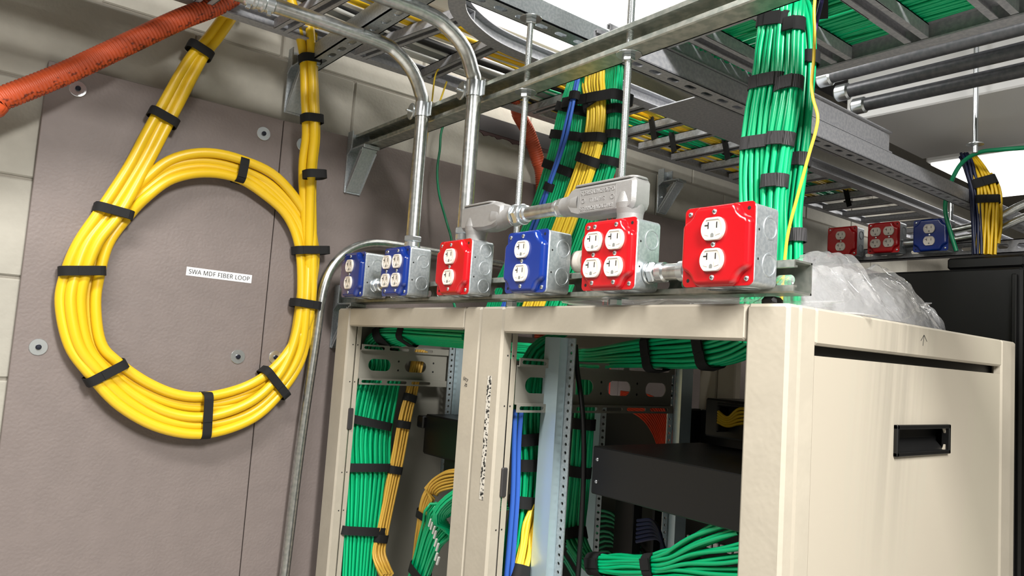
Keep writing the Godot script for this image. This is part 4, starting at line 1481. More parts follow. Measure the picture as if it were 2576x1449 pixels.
	for s in [[0, 0.0, 0.0, 0.05], [1, 0.9, 0.0, 0.05], [5, 0.15, 0.0, 0.05], [7, 0.95, 0.0, 0.05], [9, 0.9, 0.0, 0.05], [12, 0.0, 0.0, 0.05], [13, 0.0, 0.0, 0.05], [15, 0.9, 0.0, 0.05]]:
		var ab = mid.call(s[0], s[1])
		var a: Vector2 = ab[0]
		var b: Vector2 = ab[1]
		var S := V(0, b.y - a.y, b.x - a.x)
		var W := S.length()
		S = S.normalized()
		var g := Geo.new()
		var c := (a + b) * 0.5
		var d := S.cross(V(1, 0, 0)).normalized()
		g.band(V(-1.7225, c.y, c.x), d, S, W * 0.49 + 0.0015, s[3] * 0.5, 0.0195, 0.002)
		g.box(V(-1.7225 + s[3] * 0.5 + 0.0025, c.y, c.x) + S * W * 0.12, V(W * 0.5, 0.0185, 0.0018), 0.0, Basis(S, d, S.cross(d)))
		part(t, "velcro_strap", g, M.velcro)
	for s in [[entry, 1, 0.0, 0.046], [entry, 3, -0.2, 0.054], [entry, 4, 0.5, 0.060], [leave, 3, 0.0, 0.046], [leave, 1, 0.4, 0.046], [leave, 0, 0.1, 0.048]]:
		var pl: Array = s[0]
		var i: int = s[1]
		var a: Vector2 = pl[i]
		var b: Vector2 = pl[mini(i + 1, pl.size() - 1)]
		var p := a.lerp(b, s[2])
		var d := V(0, b.y - a.y, b.x - a.x).normalized()
		var S := d.cross(V(1, 0, 0)).normalized()
		var g := Geo.new()
		g.band(V(-1.717 if pl == entry else -1.660, p.y, p.x), d, S, s[3] * 0.5, 0.018 if pl == entry else 0.021, 0.0195, 0.002)
		part(t, "velcro_strap", g, M.velcro)


func drops() -> void:
	# striped drop behind the conduit bodies: green, yellow, blue
	var X := V(1, 0, 0)
	var t := thing("cable_drop", "drop of green network cables with a yellow stripe, falling behind the conduit bodies", "cable bundle", V(-1.3, 0.05, -1.1))
	var gl := [V(-1.2115, 0.6869, -1.12), V(-1.205, 0.6124, -1.1), V(-1.2189, 0.5346, -1.1), V(-1.2372, 0.4463, -1.1), V(-1.2946, 0.3061, -1.1), V(-1.4041, 0.1475, -1.1), V(-1.4345, 0.0852, -1.1)]
	var ye := [V(-1.1732, 0.6854, -1.12), V(-1.1538, 0.6045, -1.095), V(-1.1294, 0.5471, -1.085), V(-1.1279, 0.4856, -1.085), V(-1.1436, 0.4275, -1.085), V(-1.2044, 0.2949, -1.085), V(-1.301, 0.0982, -1.085)]
	var gr := [V(-1.1271, 0.6439, -1.13), V(-1.1107, 0.5716, -1.11), V(-1.1112, 0.4885, -1.11), V(-1.1217, 0.4119, -1.11), V(-1.1728, 0.296, -1.11), V(-1.264, 0.1003, -1.11)]
	var bl := [V(-1.1942, 0.6681, -1.09), V(-1.1675, 0.5917, -1.06), V(-1.1836, 0.507, -1.055), V(-1.2065, 0.4358, -1.055), V(-1.2443, 0.3475, -1.055), V(-1.2905, 0.2619, -1.055), V(-1.3714, 0.0956, -1.055)]
	strands(t, gl, X, 0.105, 0.026, 42, 0.0038, M.green_jacket, 4, [0.5, 0.55, 0.85, 0.95, 1.0, 1.0, 1.0])
	strands(t, ye, X, 0.058, 0.016, 16, 0.0036, M.yellow_patch, 4, [0.9, 1.0, 0.8, 0.85, 0.9, 1.0, 1.0])
	strands(t, gr, X, 0.064, 0.022, 24, 0.0038, M.green_jacket, 4, [0.7, 0.7, 0.9, 1.0, 1.05, 1.05])
	strands(t, bl, X, 0.017, 0.008, 2, 0.0040, M.blue_jacket, 4)
	strap(t, [V(-1.1495, 0.6094, -1.1), V(-1.1453, 0.5592, -1.1), V(-1.142, 0.5186, -1.1)], 0.52, X, 0.168, 0.06, 0.022, -0.18)
	strap(t, gl, 0.29, X, 0.098, 0.036, 0.020, -0.15)
	strap(t, gl, 0.415, X, 0.108, 0.034, 0.020, -0.1)
	strap(t, gl, 0.53, X, 0.112, 0.034, 0.020, -0.05)
	strap(t, ye, 0.33, X, 0.062, 0.026, 0.020)
	strap(t, ye, 0.55, X, 0.062, 0.024, 0.020)
	strap(t, ye, 0.67, X, 0.062, 0.024, 0.020)
	strap(t, gr, 0.30, X, 0.066, 0.030, 0.020)
	strap(t, gr, 0.43, X, 0.068, 0.030, 0.018)
	strap(t, gr, 0.57, X, 0.070, 0.030, 0.018)
	strap(t, bl, 0.22, X, 0.022, 0.012, 0.018)
	strap(t, bl, 0.62, X, 0.022, 0.012, 0.018)
	# bright drop beside the end red box
	t = thing("cable_drop", "bright green cable drop hanging into the end cabinet behind the big red box", "cable bundle", V(-0.6, 0.05, -0.97))
	var a := [V(-0.72, 0.625, -1.06), V(-0.621, 0.554, -0.955), V(-0.619, 0.5175, -0.95), V(-0.6225, 0.4754, -0.95), V(-0.6257, 0.4242, -0.95), V(-0.6315, 0.3737, -0.95), V(-0.6356, 0.3138, -0.95), V(-0.6349, 0.2535, -0.95), V(-0.6292, 0.1699, -0.95), V(-0.635, 0.04, -0.96)]
	var b := [V(-0.66, 0.63, -1.06), V(-0.5967, 0.5475, -0.965), V(-0.5924, 0.4926, -0.955), V(-0.5902, 0.4154, -0.95), V(-0.5928, 0.3643, -0.945), V(-0.6013, 0.307, -0.945), V(-0.6053, 0.249, -0.945), V(-0.6019, 0.1675, -0.945), V(-0.61, 0.04, -0.96)]
	var c := [V(-0.74, 0.625, -1.10), V(-0.6379, 0.572, -1.02), V(-0.608, 0.5405, -1), V(-0.5934, 0.4798, -0.99), V(-0.5937, 0.3928, -0.985), V(-0.5954, 0.3137, -0.98), V(-0.6006, 0.2311, -0.98), V(-0.5983, 0.1721, -0.98), V(-0.60, 0.04, -0.98)]
	strands(t, a, X, 0.048, 0.024, 22, 0.0038, M.green_jacket, 4, [0.8, 0.8, 0.85, 0.9, 1.1, 1.15, 1.05, 1.0, 1.0])
	strands(t, b, X, 0.030, 0.022, 12, 0.0038, M.green_jacket, 4, [0.8, 0.8, 0.9, 1.0, 1.1, 1.0, 1.0])
	strands(t, c, X, 0.040, 0.022, 16, 0.0038, M.green_jacket, 4)
	for q in [[a, 0.205, 0.050, M.velcro], [a, 0.435, 0.056, M.velcro_ribbed], [a, 0.625, 0.058, M.velcro_ribbed], [b, 0.22, 0.034, M.velcro], [b, 0.375, 0.038, M.velcro_ribbed], [b, 0.565, 0.038, M.velcro_ribbed], [c, 0.40, 0.046, M.velcro], [c, 0.63, 0.046, M.velcro_ribbed], [b, 0.70, 0.036, M.velcro_ribbed], [c, 0.83, 0.046, M.velcro_ribbed]]:
		strap(t, q[0], q[1], X, q[2], 0.024, 0.0195, 0.0, q[3])
	lay("purple_cable", "single purple cable hanging beside the bright green drop", "cable", "", [V(-0.62, 0.62, -1.09), V(-0.5922, 0.464, -1), V(-0.5869, 0.4047, -0.99), V(-0.5872, 0.3553, -0.985), V(-0.5886, 0.3007, -0.98), V(-0.5913, 0.2537, -0.98), V(-0.585, 0.06, -0.99)], 0.0034, M.purple_jacket)
	lay("yellow_fiber", "thin yellow cord hanging loose in front of the bright green drop", "cable", "", [V(-0.545, 0.63, -0.955), V(-0.5421, 0.5211, -0.93), V(-0.541, 0.4746, -0.93), V(-0.5408, 0.4345, -0.93), V(-0.5426, 0.4009, -0.93), V(-0.5394, 0.3775, -0.93), V(-0.5322, 0.3523, -0.93), V(-0.5344, 0.3315, -0.93), V(-0.5426, 0.3024, -0.93), V(-0.5561, 0.2513, -0.93), V(-0.5686, 0.2024, -0.93), V(-0.5737, 0.1609, -0.93), V(-0.585, 0.06, -0.94)], 0.0022, M.yellow_patch, 6)
	# ground wire and stray yellow fiber near the conduits
	lay("ground_wire", "single green ground wire dropping behind the cast conduit body to the cabinet", "wire", "", [V(-1.66, 0.70, -1.12), V(-1.68, 0.6081, -1.0529), V(-1.68, 0.5293, -1.0448), V(-1.68, 0.4742, -1.0422), V(-1.66, 0.4066, -1.0417), V(-1.62, 0.3287, -1.0462), V(-1.5936, 0.2698, -1.05), V(-1.4172, 0.1091, -0.95), V(-1.33, 0.0, -0.96)], 0.0032, M.green_wire)
	lay("yellow_fiber", "thin yellow fiber hooked over a rung and dropping behind the first bent conduit", "cable", "stray yellow fibers by the conduits", [V(-1.55, 0.7006, -0.9587), V(-1.56, 0.6986, -0.95), V(-1.58, 0.6806, -0.9515), V(-1.6, 0.6204, -0.9603), V(-1.62, 0.5534, -0.9671), V(-1.64, 0.4325, -0.9716), V(-1.66, 0.3182, -0.9586), V(-1.67, 0.2368, -0.9626)], 0.0022, M.yellow_patch)
	lay("yellow_fiber", "short thin yellow fiber slanting from the tray rung to the conduit strut", "cable", "stray yellow fibers by the conduits", [V(-1.52, 0.6547, -0.9501), V(-1.53, 0.6207, -0.9458), V(-1.55, 0.5904, -0.9476), V(-1.56, 0.5682, -0.9514)], 0.0022, M.yellow_patch)
	for q in [[1552, 300], [1560, 296], [1569, 292]]:
		lay("red_wire", "thin red wire hanging down the wall beyond the striped cable drop", "wire", "thin red wires on the far wall", [V(-1.66, 0.72, -1.62 - 0.02 * (q[0] - 1552) / 8.0), V(-1.71, 0.66, -1.72 - 0.022 * (q[0] - 1552) / 8.0), V(-1.735, 0.3, -1.75 - 0.022 * (q[0] - 1552) / 8.0), V(-1.735, -0.2, -1.76 - 0.022 * (q[0] - 1552) / 8.0)], 0.0024, M.red_wire)


# a galvanized rack rail: bright raised channel between two punched flanges; facing d
func rack_rail(label: String, at: Vector3, d: Vector3, w: float, y0: float, y1: float, holes := true) -> void:
	var t := thing("rack_rail", label, "rack rail", V(at.x, y0, at.z))
	var X := V(0, 1, 0).cross(d)
	var T := Transform3D(Basis(X, V(0, 1, 0), d), V(at.x, 0, at.z))
	var hw := w * 0.5
	var g := Geo.new()
	var pf := PackedVector2Array([P(-hw * 0.56, -0.02), P(-hw * 0.54, -0.004), P(-hw * 0.46, 0.001), P(-hw * 0.34, 0.0045), P(-hw * 0.16, 0.006), P(hw * 0.14, 0.006), P(hw * 0.16, 0.0025), P(hw * 0.20, 0.0025), P(hw * 0.22, 0.006), P(hw * 0.46, 0.005), P(hw * 0.54, -0.004), P(hw * 0.56, -0.02)])
	g.prism(pf, Transform3D(Basis(X, -d, V(0, 1, 0)) if Basis(X, -d, V(0, 1, 0)).determinant() > 0 else Basis(X, d, V(0, 1, 0)), V(at.x, 0, at.z)), y0, y1)
	part(t, "center_channel", g, M.rail_zinc)
	for s in [-1.0, 1.0]:
		var f := Geo.new()
		var F := Transform3D(Basis(V(0, 1, 0), -X, d), V(at.x, 0, at.z) + X * s * hw * 0.76 - d * 0.0025)
		var hs := []
		var y := y1 - 0.012
		while y > y0 + 0.01:
			hs.append([y, 0.0030, 0.0030])
			y -= 0.0148
		hs.reverse()
		f.sheet(F, y0, y1, -hw * 0.26, hw * 0.26, 0.0022, hs)
		part(t, "punched_flange", f, M.galvanized)
	for y in [y1 - 0.052, y1 - 0.135]:
		if y > y0:
			ring(t, "rivet", T * V(-0.002, y, 0.0055), d, 0.0046, 0.004, M.dark_gray)


func inside() -> void:
	rack_rail("big galvanized rack rail standing in the front of the end cabinet", V(-1.0185, 0, -0.925), V(0, 0, 1), 0.074, -0.62, 0.036)
	rack_rail("galvanized rack rail at the rear of the end cabinet, bolted to the long bracket", V(-1.046, 0, -1.305), V(1, 0, 0), 0.066, -0.62, 0.03)
	rack_rail("galvanized rack rail at the back of the cabinet by the wall", V(-1.62, 0, -1.12), V(1, 0, 0), 0.066, -0.35, 0.03)
	rack_rail("narrow galvanized rack rail seen between the two cabinets, past the big rail", V(-1.19, 0, -1.20), V(0.6, 0, 0.8), 0.044, -0.62, 0.02)
	# cabinet by the wall: ribbon of green cables turning over the bracket
	var Z := V(0, 0, 1)
	var Y := V(0, 1, 0)
	var t := thing("cable_bundle", "wide green cable ribbon falling inside the cabinet by the wall, turning in at the top", "cable bundle", V(-1.65, -0.6, -0.9))
	var rb := [V(-1.3, 0.0239, -0.9286), V(-1.49, 0.0266, -0.9383), V(-1.6, 0.0251, -0.9276), V(-1.652, 0.0024, -0.9012), V(-1.663, -0.05, -0.915), V(-1.663, -0.12, -0.90), V(-1.660, -0.22, -0.888), V(-1.652, -0.32, -0.893), V(-1.640, -0.45, -0.888), V(-1.63, -0.62, -0.885)]
	strands(t, rb, V(0, 0.35, 1), 0.130, 0.022, 44, 0.0036, M.green_jacket, 4, [0.42, 0.42, 0.45, 0.6, 0.9, 1.0, 0.98, 0.9, 0.72, 0.6], 6)
	for f in [0.19, 0.30, 0.635, 0.755, 0.885]:
		strap(t, rb, f, V(0, 0.35, 1), 0.062 if f < 0.25 else (0.08 if f < 0.4 else 0.118), 0.036, 0.020, 0.1)
	t = thing("cable_bundle", "slim bundle of yellow patch cables hanging inside the cabinet by the wall", "cable bundle", V(-1.63, -0.45, -1.0))
	var yv := [V(-1.655, -0.0045, -1.0236), V(-1.655, -0.0408, -1.0126), V(-1.65, -0.1117, -0.9984), V(-1.645, -0.1714, -0.9836), V(-1.64, -0.2786, -0.9679), V(-1.635, -0.3688, -0.9511), V(-1.63, -0.4475, -0.9359), V(-1.625, -0.4973, -0.9281), V(-1.6, -0.5265, -0.9301), V(-1.56, -0.5338, -0.9193)]
	strands(t, yv, Z, 0.030, 0.018, 12, 0.0034, M.amber_patch, 4, [], 6)
	for f in [0.255, 0.36, 0.475, 0.70]:
		strap(t, yv, f, Z, 0.032, 0.020, 0.019)
	t = thing("cable_bundle", "yellow patch cables curving over the green ones low in the cabinet by the wall", "cable bundle", V(-1.33, -0.4, -1.0))
	var yc := [V(-1.5968, -0.5288, -1.02), V(-1.5566, -0.4323, -1), V(-1.529, -0.3652, -0.99), V(-1.4903, -0.3184, -0.99), V(-1.4227, -0.2917, -1), V(-1.3547, -0.2781, -1.05)]
	strands(t, yc, V(0.6, 0.7, 0), 0.040, 0.014, 12, 0.0032, M.amber_patch, 5, [0.5, 0.7, 0.9, 1.1, 1.1], 6)
	strap(t, yc, 0.30, V(0.6, 0.7, 0), 0.034, 0.016)
	t = thing("cable_bundle", "green patch cables with clear boots curving low in the cabinet by the wall", "cable bundle", V(-1.3, -0.5, -0.97))
	var gc := [V(-1.5216, -0.5758, -0.97), V(-1.4948, -0.4968, -0.97), V(-1.4587, -0.4169, -0.97), V(-1.4017, -0.3564, -0.97), V(-1.3563, -0.3236, -1), V(-1.308, -0.3047, -1.05)]
	strands(t, gc, V(0.75, 0.65, 0), 0.095, 0.02, 30, 0.0034, M.green_jacket, 5, [0.5, 0.7, 0.9, 1.1, 1.2], 6)
	strap(t, gc, 0.15, V(0.75, 0.65, 0), 0.065, 0.026, 0.022)
	var boots := thing("connector_boots", "clear plastic connector boots on the curving green cables", "connector", V(-1.4214, -0.3984, -0.955))
	for q in [[0, 0], [0.008, -0.005], [0.018, -0.012], [0.024, -0.021], [0.029, -0.037], [0.037, -0.045], [0.035, -0.066], [0.043, -0.073]]:
		var g := Geo.new()
		var p := V(-1.4476, -0.3908, -0.952) + V(q[0], q[1], 0)
		g.box(p, V(0.005, 0.020, 0.005), 0.001, Basis().rotated(V(0, 0, 1), -0.35))
		part(boots, "boot", g, M.white_jacket)
	t = thing("power_unit", "black boxy power unit inside the cabinet by the wall", "power unit", V(-1.5178, -0.3042, -1.02))
	var p0 := V(-1.6217, -0.1638, -1.02)
	var p1 := V(-1.4155, -0.2618, -1.02)
	var bx := Geo.new()
	bx.box(V((p0.x + p1.x) * 0.5 + 0.01, (p0.y + p1.y) * 0.5, -1.08), V(p1.x - p0.x, p0.y - p1.y, 0.12), 0.004)
	part(t, "case", bx, M.black_plastic)
	bx = Geo.new()
	bx.box(V(p0.x + 0.004, p0.y - 0.02, -1.03), V(0.03, 0.03, 0.04), 0.003)
	part(t, "side_latch", bx, M.black_plastic)
	bx = Geo.new()
	bx.box(V((p0.x + p1.x) * 0.5 + 0.02, p1.y - 0.025, -1.07), V(0.06, 0.06, 0.08), 0.004)
	part(t, "cord_socket", bx, M.black_steel)
	# end cabinet
	t = thing("cable_bundle", "green cables falling left of the big rack rail in the end cabinet".replace("left of", "beside"), "cable bundle", V(-1.08, -0.5, -0.98))
	var g1 := [V(-1.08, 0.0248, -0.991), V(-1.085, -0.003, -0.936), V(-1.085, -0.0637, -0.9233), V(-1.085, -0.1234, -0.9226), V(-1.08, -0.1892, -0.926), V(-1.075, -0.2613, -0.9222), V(-1.07, -0.3312, -0.9107), V(-1.065, -0.4133, -0.8988)]
	strands(t, g1, Z, 0.090, 0.024, 30, 0.0036, M.green_jacket, 4, [0.6, 0.7, 0.95, 1.0, 0.9, 0.85, 0.8, 0.8], 6)
	for f in [0.50, 0.60, 0.735]:
		strap(t, g1, f, Z, 0.075, 0.036, 0.022)
	t = thing("cable_bundle", "thin green cable strand just past the big rack rail in the end cabinet", "cable bundle", V(-1.0, -0.5, -1.08))
	var g2 := [V(-1.1076, -0.0212, -1.08), V(-1.1047, -0.1098, -1.08), V(-1.1071, -0.1901, -1.08), V(-1.1111, -0.278, -1.08), V(-1.1118, -0.349, -1.08), V(-1.0609, -0.3811, -1.06), V(-0.9874, -0.388, -1.03), V(-0.9098, -0.3839, -1)]
	strands(t, g2, X3(), 0.040, 0.018, 12, 0.0036, M.green_jacket, 4, [], 6)
	for f in [0.18, 0.345, 0.58]:
		strap(t, g2, f, X3(), 0.044, 0.022, 0.022)
	t = thing("cable_bundle", "thick green cable trunk slung under the top of the end cabinet", "cable bundle", V(-0.8, 0.0, -1.08))
	var g4 := [V(-1.4359, 0.0077, -1.16), V(-1.267, 0.0061, -1.14), V(-1.123, 0.0019, -1.1), V(-1.0042, 0.0119, -1.08), V(-0.9068, 0.0208, -1.07), V(-0.8027, 0.0281, -1.05), V(-0.725, 0.0434, -1.04), V(-0.6355, 0.0823, -1.02)]
	strands(t, g4, Y, 0.058, 0.040, 40, 0.0036, M.green_jacket, 4, [0.7, 0.6, 0.6, 0.85, 1.0, 1.0, 1.0], 6)
	for f in [0.555, 0.75]:
		strap(t, g4, f, Y, 0.064, 0.048, 0.022, 0.15)
	t = thing("cable_bundle", "green patch cables fanning out low in the end cabinet, tied in black", "cable bundle", V(-0.75, -0.4, -0.98))
	var g5 := [V(-0.9697, -0.3643, -1), V(-0.9122, -0.3523, -1), V(-0.8287, -0.3303, -0.985), V(-0.7764, -0.3126, -0.98), V(-0.7202, -0.2899, -0.975), V(-0.6414, -0.2612, -0.97)]
	strands(t, g5, Y, 0.048, 0.03, 26, 0.0034, M.green_jacket, 5, [0.55, 0.6, 0.6, 0.9, 1.6, 2.2], 6, 0.9)
	strap(t, g5, 0.42, Y, 0.036, 0.036, 0.022)
	strap(t, g5, 0.02, Y, 0.034, 0.036, 0.030)
	for q in [0, 1]:
		lay("blue_cable", ["blue cable running down the edge of the end cabinet's open front, by the post", "second blue cable down the end cabinet, touching the green bundle"][q], "cable", "blue cables in the end cabinet", [V(-1.05, -0.0981, -0.8536) + V(0.004 * q, 0, -0.011 * q), V(-1.05, -0.1616, -0.8564) + V(0, 0, -0.011 * q), V(-1.05, -0.2457, -0.861) + V(0, 0, -0.011 * q), V(-1.05, -0.315, -0.8608) + V(0, 0, -0.011 * q), V(-1.05, -0.4039, -0.8587) + V(0, 0, -0.012 * q)], 0.0048, M.blue_jacket)
	t = thing("cable_bundle", "short amber strand of patch cables low in the end cabinet, among the green", "cable bundle", V(-1.05, -0.45, -0.93))
	var y3 := [V(-1.06, -0.2729, -0.9231), V(-1.055, -0.3066, -0.9113), V(-1.05, -0.3398, -0.9015), V(-1.045, -0.3789, -0.8887), V(-1.04, -0.404, -0.8804)]
	strands(t, y3, Z, 0.026, 0.014, 8, 0.0034, M.yellow_patch, 4, [0.6, 1, 1, 1, 1], 6)
	strap(t, y3, 0.80, Z, 0.03, 0.018, 0.024)
	lay("power_cable", "black power cord hanging beside the big rack rail in the end cabinet", "cord", "", [V(-1.0157, 0.025, -0.96), V(-1.0023, -0.0201, -0.955), V(-0.9823, -0.0692, -0.95), V(-0.9713, -0.1248, -0.95), V(-0.9643, -0.2075, -0.95), V(-0.9626, -0.2967, -0.95), V(-0.9638, -0.399, -0.95)], 0.0048, M.black_jacket)
	t = thing("equipment_shelf", "deep black steel shelf box across the end cabinet", "shelf", V(-0.75, -0.232, -1.1))
	var s := Geo.new()
	s.box(V(-0.752, -0.191, -1.10), V(0.386, 0.082, 0.30), 0.002)
	part(t, "case", s, M.black_steel)
	for e in [-0.172, -0.21]:
		ring(t, "rack_screw", V(-0.932, e, -0.950), V(0, 0, 1), 0.003, 0.002, M.zinc)
	t = thing("blank_panel", "tall black blanking panel closing the rear of the end cabinet", "panel", V(-0.85, -1.2, -1.5))
	s = Geo.new()
	s.box(V(-0.86, -0.66, -1.49), V(0.52, 1.12, 0.02), 0.002)
	part(t, "face_plate", s, M.black_steel)
	t = thing("server_unit", "tall black equipment chassis deep in the cabinet by the wall, behind its rack rails", "server", V(-1.33, -0.6, -1.4))
	s = Geo.new()
	s.box(V(-1.33, -0.36, -1.42), V(0.40, 0.52, 0.16), 0.004)
	part(t, "chassis", s, M.black_steel)
	t = thing("server_unit", "black equipment chassis with a grab handle, standing on the rear rails above the shelf", "server", V(-0.85, -0.15, -1.3))
	var c0 := V(-0.9505, -0.0613, -1.24)
	var c1 := V(-0.8205, -0.137, -1.24)
	s = Geo.new()
	s.box(V((c0.x + c1.x) * 0.5 + 0.03, (c0.y + c1.y) * 0.5, -1.37), V(c1.x - c0.x + 0.06, c0.y - c1.y, 0.2), 0.003)
	part(t, "chassis", s, M.black_plastic)
	var hd := Geo.new()
	var hc := V(-0.8643, -0.0977, -1.235)
	for q in [[V(-0.034, 0, 0), V(0.007, 0.052, 0.03)], [V(0.034, 0, 0), V(0.007, 0.052, 0.03)], [V(0, 0.028, 0), V(0.075, 0.007, 0.03)]]:
		hd.box(V(hc.x, hc.y, -1.255) + q[0], q[1], 0.002)
	part(t, "grab_handle", hd, M.black_steel)
	for k in 5:
		lay("yellow_cable", "yellow patch cable looping through the black chassis handle", "cable", "yellow cables at the black chassis", [V(-0.8822, -0.1027, -1.22) + V(0, 0.005 * k, 0), V(-0.8568, -0.1073, -1.215) + V(0, 0.004 * k, 0), V(-0.8344, -0.1003, -1.22) + V(0, 0.007 * k, 0), V(-0.7926, -0.0912, -1.22) + V(0, 0.004 * k, 0)], 0.003, M.yellow_jacket, 5, 7)
	for k in 12:
		lay("orange_fiber", "thin orange fiber cable curving down behind the black shelf", "cable", "orange fibers behind the shelf", [V(-1.2314, -0.1032, -1.32) + V(0, 0.003 * k, 0), V(-1.1653, -0.1241, -1.32) + V(0.003 * k, 0.0045 * k, 0), V(-1.1216, -0.1503, -1.31) + V(0.004 * k, 0.003 * k, 0), V(-1.0877, -0.1891, -1.3) + V(0.004 * k, 0, 0)], 0.0024, M.orange_fiber, 5, 6)
	t = thing("patch_panel", "black patch panel with rows of pale jacks, low in the end cabinet", "patch panel", V(-0.8329, -0.3076, -1.16))
	s = Geo.new()
	var pc := V(-0.832, -0.3014, -1.17)
	s.box(pc - V(0, 0, 0.01), V(0.16, 0.095, 0.012), 0.001)
	part(t, "face_plate", s, M.black_steel)
	for row in 2:
		for k in 10:
			var j := Geo.new()
			j.box(pc + V(-0.068 + 0.0148 * k, 0.026 - 0.045 * row, -0.003), V(0.010, 0.012, 0.006), 0.001)
			part(t, "jack", j, M.label_white)
	for k in 6:
		lay("navy_cable", "dark blue patch cable looping below the black shelf", "cable", "dark blue cables below the shelf", [V(-1.0006, -0.3067, -1.14) + V(0, -0.008 * k, 0), V(-0.9563, -0.2965, -1.13) + V(0.002 * k, -0.006 * k, 0), V(-0.9253, -0.3144, -1.12) + V(0.001 * k, -0.003 * k, 0), V(-0.9209, -0.3529, -1.12) + V(0.002 * k, 0, 0), V(-0.9214, -0.4031, -1.12)], 0.0034, M.navy_jacket, 5, 7)
	t = thing("rack_upright", "dark equipment upright behind the fanning green cables, below the shelf", "rack upright", V(-1.1456, -0.4265, -1.28))
	s = Geo.new()
	var u := V(-1.1337, -0.3705, -1.26)
	s.box(V(u.x, -0.45, -1.26), V(0.055, 0.44, 0.03), 0.002)
	part(t, "post", s, M.black_steel)
	for k in 14:
		var z := -1.30 - 0.004 * (k % 4)
		var pa := V(-1.3532, -0.3402, -1.34)
		lay("green_cable", "green patch cable strung across the back of the end cabinet under the shelf", "cable", "green cables at the back of the end cabinet", [pa + V(-0.02, -0.012 * k, z + 1.34), pa + V(0.05, -0.018 - 0.014 * k, z + 1.34), pa + V(0.12, -0.012 - 0.011 * k, z + 1.33), pa + V(0.2, -0.05 - 0.012 * k, z + 1.32)], 0.0034, M.green_wire, 4, 6)


func X3() -> Vector3:
	return V(0.8, 0, -0.6)


